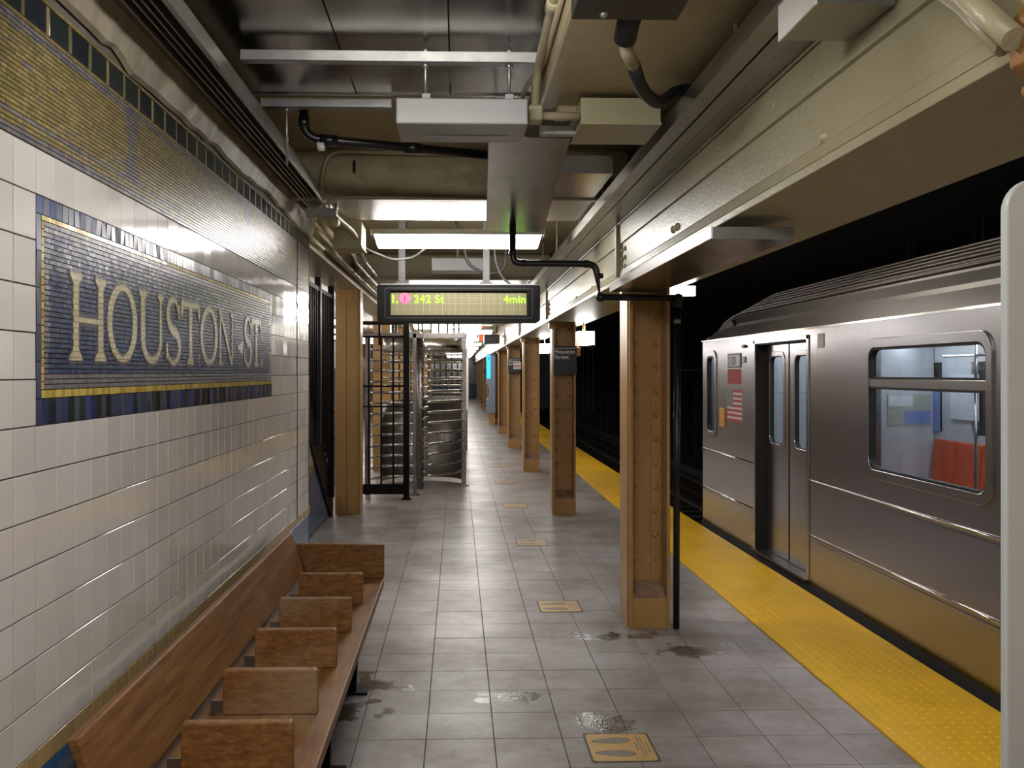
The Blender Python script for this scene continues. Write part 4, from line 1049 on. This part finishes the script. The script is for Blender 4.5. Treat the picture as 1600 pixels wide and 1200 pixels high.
MB().ring([(.975+.04*math.cos(t*PI/8), 2.08+.04*math.sin(t*PI/8)) for t in range(16)], [(.975+.025*math.cos(t*PI/8), 2.08+.025*math.sin(t*PI/8)) for t in range(16)], 'y', 28.08, 28.085).build('screen_emblem', M['sign_black'], q)
bx(1.0, 1.18, 28.15, 28.4, 0, .36).build('plinth', M['tan_paint'], q)

# ---------------------------------------------------------------- turnstile
tf = T('turnstile_cage', 'black steel cage panel in front of the tall turnstile', 'cage', (-.9, 11.6, 0))
bm_ = lambda x0, x1, y0, y1, z0, z1, nm, p=tf, m='black', bv=.002: bx(x0, x1, y0, y1, z0, z1).build(nm, M[m], p, bevel=bv)
yc = 11.6
bm_(-1.22, -.66, yc-.03, yc+.03, .07, .20, 'bottom_panel')
bm_(-.70, -.625, yc-.04, yc+.04, 0.0, 2.95, 'post')
bm_(-.725, -.60, yc-.06, yc+.06, 0.0, .015, 'foot_plate')
for xx in (-1.145, -.985, -.83): bm_(xx-.011, xx+.011, yc-.012, yc+.012, .20, 2.10, 'bar')
for zz in (2.10,): bm_(-1.22, -.70, yc-.015, yc+.015, zz-.015, zz+.015, 'rail')
bm_(-1.22, -.70, yc-.012, yc+.012, 1.45, 1.475, 'rail'); bm_(-1.22, -.70, yc-.012, yc+.012, 1.19, 1.21, 'rail')
bm_(-1.22, -.66, yc-.02, yc+.02, 2.255, 2.30, 'upper_rail')
bm_(-1.04, -1.01, yc+.2, yc+.23, 2.0, 2.9, 'upper_bar', bv=0)
# rotor turnstile
ts = T('turnstile', 'tall stainless steel rotating turnstile with rows of curved bars', 'turnstile', (-.35, 12.6, 0))
XC, YC = -.52, 12.45     # rotor axis
MB().tube([(XC, YC, .03), (XC, YC, 2.12)], .05, 16).build('rotor_pole', M['steel_dirty'], ts)
nb = 13
for i in range(nb):
    z = .22+i*.145
    # right comb: fixed barrier bars from the rotor side to the right post, bowed
    pts = []
    for k in range(11):
        t = k/10; x = XC+.10 + (0.085-XC-.10)*t; y = 12.35+.65*t - .10*math.sin(PI*t); pts.append((x, y, z))
    MB().tube(pts, .019, 8).build('barrier_bar', M['steel'], ts)
    # left guide bars, concave
    pts = []
    for k in range(11):
        t = k/10; x = -1.20 + .60*t; y = 12.05+.30*t+.16*math.sin(PI*t); pts.append((x, y, z-.01))
    MB().tube(pts, .018, 8).build('guide_bar', M['steel'], ts)
    # rotor arms
    for a in (320, 80):
        aa = math.radians(a); 
        if a == 320: aa = math.radians(300)
        L_ = .17 if a == 320 else .50
        MB().tube([(XC+.05*math.cos(aa), YC+.05*math.sin(aa), z+.05), (XC+L_*math.cos(aa), YC+L_*math.sin(aa), z+.05)], .016, 8).build('rotor_arm', M['steel'], ts)
bm = lambda *a, nm='post', m='steel_dirty': bx(*a).build(nm, M[m], ts, bevel=.003)
bm(.055, .125, 12.96, 13.03, 0, 2.17); bm(.02, .16, 12.92, 13.07, 0, .02, nm='foot_plate')
bm(-1.24, -1.17, 12.02, 12.09, 0, 2.17)
bm(-.60, -.55, 11.98, 12.04, 0, 2.17); bm(-.64, -.51, 11.94, 12.08, 0, .02, nm='foot_plate')
bm(-1.24, .14, 12.94, 13.04, 2.14, 2.21, nm='top_frame'); bm(-1.24, -.45, 11.98, 12.06, 2.10, 2.16, nm='top_frame'); bm(-.62, -.5, 12.0, 13.0, 2.14, 2.20, nm='top_frame')
MB().tube([(-.5, 13.1, 1.93), (-.5, 13.1, 2.12)], .58, 28).build('top_drum', M['steel'], ts)
# curved back wall of sheet steel
b = MB(); n = 16
for k in range(n+1):
    a = math.radians(10+170*k/n); xx = -.5+.62*math.cos(a); yy = 13.1+.62*math.sin(a)
    xx2 = -.5+.61*math.cos(a); yy2 = 13.1+.61*math.sin(a)
    b.v += [(xx, yy, .05), (xx, yy, 1.22), (xx2, yy2, .05), (xx2, yy2, 1.22)]
for k in range(n):
    a = 4*k; b.face((a, a+4, a+5, a+1), 0, True); b.face((a+2, a+3, a+7, a+6), 0, True); b.face((a+1, a+5, a+7, a+3))
b.build('sheet_wall', M['steel_dirty'], ts)
for i in range(6):
    z = 1.33+i*.115; pts = [(-.5+.62*math.cos(math.radians(10+170*k/12)), 13.1+.62*math.sin(math.radians(10+170*k/12)), z) for k in range(13)]
    MB().tube(pts, .014, 6).build('back_bar', M['steel'], ts)
# service gate and distant fences
q = T('gate_post', 'slim white gate post right of the turnstile', 'post', (.18, 19, 0))
bx(.12, .23, 18.9, 19.0, .85, 1.95).build('white_panel', M['white_paint'], q, bevel=.005); bx(.13, .21, 18.92, 18.98, 0, 2.15).build('post', M['steel_dirty'], q)
q = T('barrier_fence', 'distant black picket barrier behind the turnstile', 'fence', (-.5, 17, 0))
x = -1.1
while x < .10:
    bx(x-.012, x+.012, 16.99, 17.01, .1, 2.3).build('picket', M['black'], q); x += .11
for zz in (.1, 1.25, 2.3): bx(-1.15, .12, 16.98, 17.02, zz-.02, zz+.02).build('rail', M['black'], q)
bx(-1.1, .10, 16.985, 17.0, .12, 1.2).build('kick_panel', M['steel_dirty'], q)
bx(.08, .13, 16.95, 17.05, 0, 2.4).build('post', M['dark_grey'], q)
q = T('upper_railing', 'black railing bars high beyond the turnstile, under the lights', 'railing', (-.4, 14.2, 2.2))
for xx in (-1.02, -.97, -.62, -.56, -.42, -.30, -.16, -.06, .02): bx(xx-.014, xx+.014, 14.19, 14.22, 2.17, 2.66).build('bar', M['black'], q)
bx(-1.15, .12, 14.17, 14.23, 2.14, 2.18).build('rail', M['dark_grey'], q)
q = T('hanging_sign', 'small orange-red hanging sign far above the platform', 'sign', (.5, 22, 2.4))
bx(.52, .64, 21.9, 22.3, 2.42, 2.80).build('sign_panel', M['orange_sign'], q); MB().tube([(.58, 22.1, 2.8), (.58, 22.1, 2.95)], .01, 6).build('rod', M['black'], q)
q = T('hanging_sign', 'grey hanging box beside the small orange-red sign', 'sign', (.5, 20, 2.4))
bx(.60, .95, 20.2, 20.9, 2.30, 2.50).build('sign_panel', M['dark_grey'], q, bevel=.01); MB().tube([(.78, 20.5, 2.5), (.78, 20.5, 2.95)], .01, 6).build('rod', M['black'], q)
q = T('fare_booth', 'stainless cabinet with red top left of the turnstile, behind the column', 'cabinet', (-1.9, 13, 0))
bx(-2.4, -1.50, 13, 13.6, 0, 1.05).build('body', M['steel'], q, bevel=.01); bx(-2.4, -1.45, 13.1, 13.5, 1.05, 1.10).build('ledge', M['red'], q, bevel=.01)
bx(-2.4, -1.50, 13.2, 13.4, 1.7, 2.1).build('header', M['white_paint'], q, bevel=.01); bx(-2.4, -2.35, 13.2, 13.4, 1.1, 1.7).build('side_post', M['dark_grey'], q); bx(-1.55, -1.5, 13.2, 13.4, 1.1, 1.7).build('side_post', M['dark_grey'], q)

# far walls
o = bx(-4.3, -4.2, WY, YF, 0, 2.95).build('wall_far_left', M['white_tile_b']); o['kind'] = 'structure'
o = bx(-4.3, -1.43, WY-.1, WY, 0, 2.95).build('wall_stair_back', M['grimy']); o['kind'] = 'structure'
we = bx(-4.3, 2.0, YF-.1, YF, .9, 2.95).build('wall_end', M['white_tile_b']); we['kind'] = 'structure'
o = bx(-4.3, 2.0, YF-.1, YF-.0, 0, .9).build('wall_end_base', M['blue_tile']); o['kind'] = 'structure'
b = MB()
for i in range(20):
    b.box(-.5+i*.13, -.5+i*.13+.01, YF-.11, YF-.1, 0, 2.9)
for i in range(22): b.box(-.5, 2.0, YF-.11, YF-.1, i*.13, i*.13+.01)
b.build('joint_lines', M['grout'], we, kind='stuff')
o = bx(-1.43, 1.1, YB-1, YB-.9, 0, 2.95).build('wall_back', M['grimy']); o['kind'] = 'structure'

# ---------------------------------------------------------------- bench
bn = T('wooden_bench', 'long worn wooden bench with arm dividers against the white tiled wall', 'bench', (-.7, 3.7, 0))
by0, by1 = 2.30, 5.19; sx_b, sx_f = -.93, -.425; sz = .45
bx(sx_b, sx_f, by0, by1-.002, sz-.045, sz).build('seat', M['wood'], bn, bevel=.006)
# leaning back board
MB().prism([(-.985, .715), (-.955, .722), (-.872, .505), (-.902, .495)], 'y', by0-.02, by1-.005).build('backrest', M['wood'], bn, bevel=.006)
MB().prism([(-.905, sz+.001), (-.425, sz+.001), (-.425, .648), (-.94, .655)], 'y', by1, by1+.032).build('end_panel', M['wood'], bn, bevel=.006)
bx(-.90, -.43, by1, by1+.03, sz-.045, sz).build('end_rail', M['wood'], bn)
for yv in (4.62, 4.115, 3.62, 3.13, 2.66):
    d = MB().prism([(-.815, sz+.001), (-.487, sz+.001), (-.487, sz+.150), (-.495, sz+.158), (-.808, sz+.158), (-.815, sz+.150)], 'y', yv, yv+.032).build('arm_divider', M['wood'], bn, bevel=.005)
    bx(-.858, -.813, yv+.010, yv+.016, sz+.002, sz+.05).build('divider_bracket', M['steel_dirty'], bn)
    bx(-.86, -.835, yv, yv+.03, sz+.001, sz+.005).build('bracket_foot', M['steel_dirty'], bn)
for yv in (2.6, 3.65, 4.6):
    MB().prism([(-.90, 0), (-.52, 0), (-.50, .405), (-.90, .405)], 'y', yv, yv+.05).build('leg_frame', M['black'], bn, bevel=.004)
    bx(-.54, -.46, yv-.03, yv+.08, 0, .012).build('leg_foot', M['black'], bn)
MB().prism([(-.5, .385), (-.44, .405), (-.9, .405), (-.9, .385)], 'y', by0+.05, by1-.05).build('seat_batten', M['black'], bn)

# ---------------------------------------------------------------- floor decals
for k in range(6):
    y0 = 3.76+2.36*k; x0, x1 = .575, .85
    q = T('floor_decal', ['nearest tan footprint decal on the wet floor tiles', 'second tan footprint decal, left of the nearest column base', 'third footprint decal along the walkway', 'fourth footprint decal, level with the second column', 'fifth footprint decal, tiny beyond the second column', 'farthest small footprint decal'][k], 'floor decal', ((x0+x1)/2, y0+.14, 0), 'footprint floor decals')
    MB().prism(rrect(x0-.010, x1+.010, y0-.010, y0+.29, .012), 'z', .0008, .0022).build('decal_edge', M['decal_dark'], q)
    MB().prism(rrect(x0, x1, y0, y0+.28, .02), 'z', .0022, .0027).build('decal_sheet', M['decal'], q)
    for cy in (y0+.075, y0+.205):
        pts = []
        for t in range(28):
            a = 2*PI*t/28; u = math.cos(a); v = math.sin(a)
            w = .030 + .007*u - .006*math.cos(2*a)*0
            pts.append((x0+.105+.088*u, cy+(w if u > -.2 else w*.95)*v*(1-.12*math.exp(-(u+.15)**2/.05)) + (.006*u if cy < y0+.1 else -.006*u)*-1))
        MB().prism(pts, 'z', .0027, .0031).build('footprint', M['foot'], q)
        MB().ring([(p[0]*1+.0, p[1]) for p in pts], [((p[0]-(x0+.105))*.965+x0+.105, (p[1]-cy)*.93+cy) for p in pts], 'z', .0031, .0033).build('footprint_outline', M['decal_dark'], q)
    for (xx, ya, yb, w) in ((x0+.205, y0+.10, y0+.19, .008), (x0+.222, y0+.03, y0+.26, .006), (x0+.236, y0+.05, y0+.24, .006), (x0+.252, y0+.08, y0+.19, .009)):
        b = MB(); yv = ya
        rr = random.Random(int(xx*1e4))
        while yv < yb:
            l = rr.uniform(.008, .02); b.box(xx, xx+w, yv, min(yv+l, yb), .0027, .0030); yv += l+.004
        b.build('print_line', M['foot'], q, kind='stuff')

# ---------------------------------------------------------------- grey panel at the right edge
q = T('information_panel', 'tall light grey round-cornered panel cut off by the right picture edge', 'panel', (1.2, 1.54, 0))
MB().prism(rrect(.935, 1.62, -.05, 1.972, .055, 8), 'y', 1.50, 1.52).build('panel_body', M['panel_grey'], q, bevel=.004)
rivet(.975, 1.50, 1.75, q, M['panel_grey'], (0,-1,0), .003, 'screw'); rivet(.973, 1.50, 1.77, q, M['panel_grey'], (0,-1,0), .003, 'screw')
for (xx, zz) in ((.955, .93), (.955, .90)): rivet(xx, 1.50, zz, q, M['dark_grey'], (0,-1,0), .003, 'screw')
bx(1.0, 1.55, 1.52, 1.56, 0, .02).build('foot', M['dark_grey'], q)

# ---------------------------------------------------------------- train
TX = 2.69; TE = 9.79; TB = -7.0; TZ0, TZ1 = .03, 1.976
tn = T('subway_train', 'stainless steel subway train car pulling out beside the yellow edge', 'train', (4.0, 2, -1.0))
doors = [(6.83, 8.02), (1.95, 3.14), (-2.9, -1.7)]
wins = [(4.42, 5.83, .955, 1.858), (-.35, 1.05, .955, 1.858), (9.23, 9.62, .96, 1.87)]
th = .05
holes = [(a, c, .045, 1.895) for a, c in doors] + [(a+.03, c-.03, z0+.03, z1-.03) for a, c, z0, z1 in wins]
ed = sorted(set([TB, TE] + [h[0] for h in holes] + [h[1] for h in holes]))
b = MB()
for a, c in zip(ed[:-1], ed[1:]):
    hh = [h for h in holes if h[0] <= a+1e-6 and h[1] >= c-1e-6]
    if not hh: b.box(TX, TX+th, a, c, TZ0, TZ1)
    else:
        h = hh[0]; 
        if h[2] > TZ0: b.box(TX, TX+th, a, c, TZ0, h[2])
        b.box(TX, TX+th, a, c, h[3], TZ1)
b.build('side_panel', M['train'], tn)
for a, c, z0, z1 in wins:
    big = c-a > 1
    f = MB().ring(rrect(a, c, z0, z1, .11, 6), rrect(a+.055, c-.055, z0+.06, z1-.06, .075, 6), 'x', TX-.012, TX+.03).build('window_frame', M['train'], tn, bevel=.004)
    MB().ring(rrect(a+.05, c-.05, z0+.055, z1-.055, .08, 6), rrect(a+.068, c-.068, z0+.073, z1-.073, .065, 6), 'x', TX-.004, TX+.035).build('window_gasket', M['rubber'], f)
    if big:
        bx(TX-.006, TX+.03, a+.05, c-.05, 1.545, 1.60).build('window_bar', M['train'], f, bevel=.004)
        bx(TX-.002, TX+.032, a+.05, c-.05, 1.60, 1.612).build('bar_gasket', M['rubber'], f); bx(TX-.002, TX+.032, a+.05, c-.05, 1.533, 1.545).build('bar_gasket', M['rubber'], f)
    bx(TX+.018, TX+.022, a+.03, c-.03, z0+.03, z1-.03).build('window_glass', M['glass'], tn)
for a, c in doors:
    mid = (a+c)/2
    for (p, q_) in ((a+.004, mid-.002), (mid+.002, c-.012)):
        d0, d1, e0, e1 = p+.11, q_-.11, 1.0, 1.80
        b = MB(); xa, xb = TX+.085, TX+.115
        b.box(xa, xb, p, d0+.02, .06, 1.885); b.box(xa, xb, d1-.02, q_, .06, 1.885); b.box(xa, xb, d0+.02, d1-.02, .06, e0+.02); b.box(xa, xb, d0+.02, d1-.02, e1-.02, 1.885)
        lf = b.build('door_leaf', M['train'], tn)
        MB().ring(rrect(d0-.02, d1+.02, e0-.02, e1+.02, .08, 6), rrect(d0+.018, d1-.018, e0+.02, e1-.02, .065, 6), 'x', xa-.006, xb).build('door_window_frame', M['train'], lf, bevel=.003)
        MB().ring(rrect(d0+.012, d1-.012, e0+.014, e1-.014, .07, 6), rrect(d0+.026, d1-.026, e0+.026, e1-.026, .06, 6), 'x', xa-.002, xb+.002).build('door_window_gasket', M['rubber'], lf)
        bx(xa+.014, xa+.018, d0+.01, d1-.01, e0+.01, e1-.01).build('door_glass', M['glass'], lf)
    bx(TX+.08, TX+.12, mid-.004, mid+.004, .06, 1.885).build('door_seal', M['rubber'], tn)
    # jambs
    for (y0, y1) in ((a, a+.003), (c-.010, c)): bx(TX+.002, TX+.12, y0, y1, .045, 1.895).build('jamb_seal', M['rubber'], tn)
    bx(TX+.002, TX+.12, a, c, 1.886, 1.895).build('head_seal', M['rubber'], tn)
    for (y0, y1) in ((a-.05, a), (c, c+.05)): bx(TX-.008, TX+.05, y0, y1, .045, 1.93).build('door_jamb', M['train'], tn, bevel=.004)
    bx(TX-.008, TX+.05, a-.05, c+.05, 1.895, 1.93).build('door_head', M['train'], tn, bevel=.004)
    bx(TX-.03, TX+.09, a-.03, c+.03, .028, .05).build('door_sill', M['dark_grey'], tn, bevel=.003)
# rub strips between the openings
segs = []; e = TB
for a, c in sorted(doors): segs.append((e, a-.05)); e = c+.05
segs.append((e, TE))
for a, c in segs:
    for z in (.812, .396):
        MB().tube([(TX-.002, a, z), (TX-.002, c, z)], .011, 8).build('rub_strip', M['chrome'], tn)
        bx(TX-.003, TX+.001, a, c, z-.030, z-.026).build('panel_seam', M['dark_grey'], tn)
bx(TX-.010, TX+.02, TB, TE, TZ1-.004, TZ1+.010).build('gutter', M['chrome'], tn)
# roof: ribbed, rounding down at the car end
prof = [(TX+.005, 1.985), (TX+.05, 2.09), (TX+.055, 2.12), (TX+.09, 2.19)]
z = 2.19; x = TX+.09
for i in range(8):
    prof += [(x+.004, z+.016), (x+.02, z+.018), (x+.024, z+.010), (x+.045, z+.028)]; x += .045; z += .028*(1-.05*i)
prof += [(TX+.9, z+.06), (TX+1.30, z+.08), (TX+1.7, z+.06), (TX+2.2, 2.38), (TX+2.5, 2.20), (TX+2.595, 1.985)]
nsec = 12; secs = [(TB, 1.0), (8.6, 1.0)] + [(8.6+1.19*t/8, 1-.62*(t/8)**2.2) for t in range(1, 9)]
b = MB(); n = len(prof)
for (yv, s) in secs:
    for (px, pz) in prof: b.v.append((px + (1-s)*.10*(1 if px < TX+1.3 else -1)*min(1, (pz-1.985)*5), yv, 1.985+(pz-1.985)*s))
for i in range(len(secs)-1):
    for j in range(n-1):
        a = i*n+j; b.face((a, a+1, a+n+1, a+n))
b.face([(len(secs)-1)*n+j for j in range(n)])
b.build('roof', M['train_dark'], tn)
for i in range(6):     # raised ribs
    x0_, z0_ = TX+.12+i*.066, 2.218+i*.0375
    pts = [(x0_+(1-s)*.10*min(1, (z0_-1.985)*5), yv, 1.985+(z0_-1.985)*s+.012) for yv, s in secs]
    MB().tube(pts, .010, 8).build('roof_rib', M['train_dark'], tn)

MB().prism([(8.75, 2.10), (9.25, 2.075), (9.15, 2.13), (8.85, 2.16)], 'x', TX+.035, TX+.075).build('roof_vent', M['rubber'], tn)
# far side, ends, floor, interior
b = MB(); b.box(TX+2.55, TX+2.60, TB, TE, TZ0, 1.0); b.box(TX+2.55, TX+2.60, TB, TE, 1.75, TZ1)
yv = TB
while yv < TE-.5:
    b.box(TX+2.55, TX+2.60, yv, yv+.55, 1.0, 1.75); yv += 2.0
b.build('far_side', M['inter_wall'], tn)
bx(TX+2.565, TX+2.57, TB, TE, 1.0, 1.75).build('window_glass', M['glass'], tn)
bx(TX, TX+2.6, TE-.03, TE, TZ0, TZ1+.02).build('end_wall', M['train'], tn)
bx(TX+.06, TX+1.15, 8.75, 8.80, .06, 1.97).build('cab_partition', M['inter_wall'], tn); bx(TX+1.12, TX+1.15, 8.80, TE-.04, .06, 1.97).build('cab_partition', M['inter_wall'], tn)
bx(TX+1.15, TX+2.54, TE-.09, TE-.04, .06, 1.99).build('end_lining', M['inter_wall'], tn); bx(TX+1.22, TX+1.95, TE-.10, TE-.092, .08, 1.92).build('end_door', M['steel_dirty'], tn, bevel=.003)
bx(TX+2.02, TX+2.50, TE-.10, TE-.092, 1.06, 1.40).build('map_poster', M['map_green'], tn); bx(TX+2.2, TX+2.50, TE-.104, TE-.10, 1.08, 1.22).build('map_water', M['map_blue'], tn); bx(TX+2.03, TX+2.3, TE-.104, TE-.10, 1.27, 1.39).build('map_heading', M['paper'], tn)
bx(TX+2.53, TX+2.545, 8.85, 9.35, 1.15, 1.62).build('notice', M['paper'], tn)
bx(TX+.0, TX+2.6, TB, TE, -.05, .05-.022).build('car_floor', M['inter_floor'], tn)
bx(TX+.05, TX+2.55, TB, TE-.03, 2.0, 2.02).build('inner_ceiling', M['inter_wall'], tn)
bx(TX+.02, TX+2.5, TB, TE-.05, -.80, -.05).build('underframe', M['tunnel_steel'], tn)
for xx in (TX+.45, TX+2.1):
    for ya in range(-6, 9, 2): bx(xx, xx+.14, ya, ya+1.7, 1.965, 1.998).build('ceiling_lamp', M['train_lamp'], tn)
def seat_row(y0, n, x0=TX+2.12):
    for i in range(n):
        ya = y0+i*.46
        bx(x0, x0+.40, ya+.01, ya+.45, .40, .46).build('seat', M['orange'], tn, bevel=.02)
        MB().prism([(x0+.33, .46), (x0+.40, .46), (x0+.42, .92), (x0+.37, .92)], 'y', ya+.01, ya+.45).build('seat_back', M['orange'], tn, bevel=.015)
for ys_0, nn_ in ((8.25, 3), (4.0, 6), (-.9, 6)): seat_row(ys_0, nn_)
for yy in (8.15, 6.8, 3.9): MB().tube([(TX+2.1, yy, .05), (TX+2.1, yy, 2.0)], .016, 10).build('grab_pole', M['chrome'], tn)
MB().tube([(TX+2.1, TB, 1.80), (TX+2.1, 8.7, 1.80)], .014, 8).build('grab_rail', M['chrome'], tn)
for (ya, z0) in ((7.4, 1.10), (3.9, 1.10)):
    bx(TX+2.535, TX+2.55, ya, ya+1.1, z0, z0+.42).build('map_poster', M['map_green'], tn); bx(TX+2.530, TX+2.535, ya, ya+.6, z0+.02, z0+.22).build('map_water', M['map_blue'], tn)
    bx(TX+2.528, TX+2.535, ya+.6, ya+1.05, z0+.24, z0+.40).build('map_heading', M['paper'], tn)
for ya in (6.3, 5.9, 9.6-4.8): bx(TX+2.535, TX+2.55, ya, ya+.3, 1.15, 1.6).build('notice', M['paper'], tn)
for (a, c) in doors[:1]:
    for p in (a+.15, (a+c)/2+.12): bx(TX+2.53, TX+2.548, p+2.6, p+2.95, 1.0, 1.55).build('blue_poster', M['map_blue'], tn)
# markings near the car end
XN = TX-.003
bx(XN-.004, TX, 8.43, 8.84, 1.685, 1.825).build('number_plate', M['flag_blue'], tn); bx(XN-.006, TX-.004, 8.45, 8.82, 1.70, 1.81).build('number_plate_face', M['panel_grey'], tn)
side = lambda y, z: Matrix(((0,0,-1,XN-.0075),(-1,0,0,y),(0,1,0,z),(0,0,0,1)))
text_mesh('2100', .125, side(8.81, 1.712), 'car_number', M['sign_black'], tn, .001)
bx(XN-.001, TX, 8.44, 8.84, 1.53, 1.672).build('red_badge', M['red'], tn)
fg = bx(XN+.0005, TX, 8.40, 8.86, 1.165, 1.47).build('flag_decal', M['flag_white'], tn, label='striped flag decal')
for i in range(0, 7): bx(XN-.0005, XN+.0006, 8.40, 8.86, 1.165+i*.0469, 1.165+i*.0469+.0235).build('flag_stripe', M['red'], fg)
bx(XN-.001, XN+.0005, 8.68, 8.86, 1.31, 1.47).build('flag_canton', M['flag_blue'], fg)
b = MB()
for i in range(6):
    for j in range(5): b.dome((XN-.001, 8.70+i*.028, 1.33+j*.03), (-1,0,0), .006, .0005, seg=5, rings=2)
b.build('flag_stars', M['flag_white'], fg, kind='stuff')
bx(TX-.012, TX-.001, 8.93, 9.10, 1.09, 1.28).build('yellow_tag', M['tag_yellow'], tn, bevel=.004)
bx(TX-.015, TX, 8.30, 8.36, 1.73, 1.79).build('marker_lamp', M['panel_grey'], tn, bevel=.004); bx(TX-.02, TX, 8.28, 8.36, 1.87, 1.90).build('side_lamp', M['dark_grey'], tn, bevel=.004)
bx(TX-.004, TX, 6.50, 6.62, 1.82, 1.93).build('side_plate', M['train_dark'], tn, bevel=.003)
# wheels/bogie hint
for yy in (7.6, -4.5):
    for dy in (-.9, .9):
        for xx in (3.2, 4.75): MB().tube([(xx, yy+dy, -.42), (xx+.12, yy+dy, -.42)], .42, 20).build('wheel', M['rail'], tn)

# ---------------------------------------------------------------- tracks and tunnel
o = bx(2.59, 9.3, YB-5, YF, -1.25, -1.12).build('track_bed', M['track']); o['kind'] = 'structure'
o = bx(9.2, 9.3, YB-5, YF, -1.2, 3.6).build('wall_right', M['tunnel']); o['kind'] = 'structure'
for i, x in enumerate((3.25, 4.69, 7.1, 8.5)):
    q = T('running_rail', ['running rail nearest the platform under the train', 'second running rail of the near track', 'rail of the middle track, just past the steel posts', 'farthest running rail in the dark'][i], 'rail', (x, 20, -1.1), 'running rails')
    MB().prism([(x-.06, -1.0), (x+.06, -1.0), (x+.012, -.98), (x+.012, -.89), (x+.035, -.875), (x+.035, -.85), (x-.035, -.85), (x-.035, -.875), (x-.012, -.89), (x-.012, -.98)], 'y', YB-5, YF).build('rail_bar', M['rail'], q)
q = T('third_rail', 'covered power rail beside the far side of the near track', 'rail', (5.5, 20, -1.1))
bx(5.42, 5.58, YB, YF, -.86, -.80).build('cover_board', M['tunnel_steel'], q); bx(5.47, 5.53, YB, YF, -1.1, -.88).build('rail_bar', M['rail'], q)
tb = MB()
for i in range(90):
    yv = 3+i*.6; tb.box(2.75, 5.2, yv, yv+.22, -1.12, -1.0); tb.box(6.6, 9.0, yv, yv+.22, -1.12, -1.0)
o = tb.build('railway_ties', M['track']); tag(o, 'dark wooden ties under the rails', 'ties'); o['kind'] = 'stuff'
pm = None
for i in range(26):
    y = 8.5+1.52*i
    if pm is None:
        pm = T('tunnel_post', 'black steel post in the row dividing the tracks', 'post', (6.0, y, -1.12), 'black steel posts dividing the tracks')
        bx(5.92, 6.08, y-.09, y-.075, -1.12, 3.4).build('flange', M['tunnel_steel'], pm); bx(5.92, 6.08, y+.075, y+.09, -1.12, 3.4).build('flange', M['tunnel_steel'], pm); bx(5.99, 6.01, y-.075, y+.075, -1.12, 3.4).build('web', M['tunnel_steel'], pm)
    else: copy_tree(pm, (0, y-8.5, 0))
q = T('tunnel_conduit', 'dark horizontal pipe along the posts between the tracks', 'pipe', (5.9, 20, 1.7))
MB().tube([(5.88, 6, 1.70), (5.88, 50, 1.70)], .03, 8).build('pipe', M['tunnel_steel'], q)
o = bx(5.8, 6.2, 8, YF, -1.12, -.72).build('trim_2', M['tunnel_steel']); o['kind'] = 'structure'
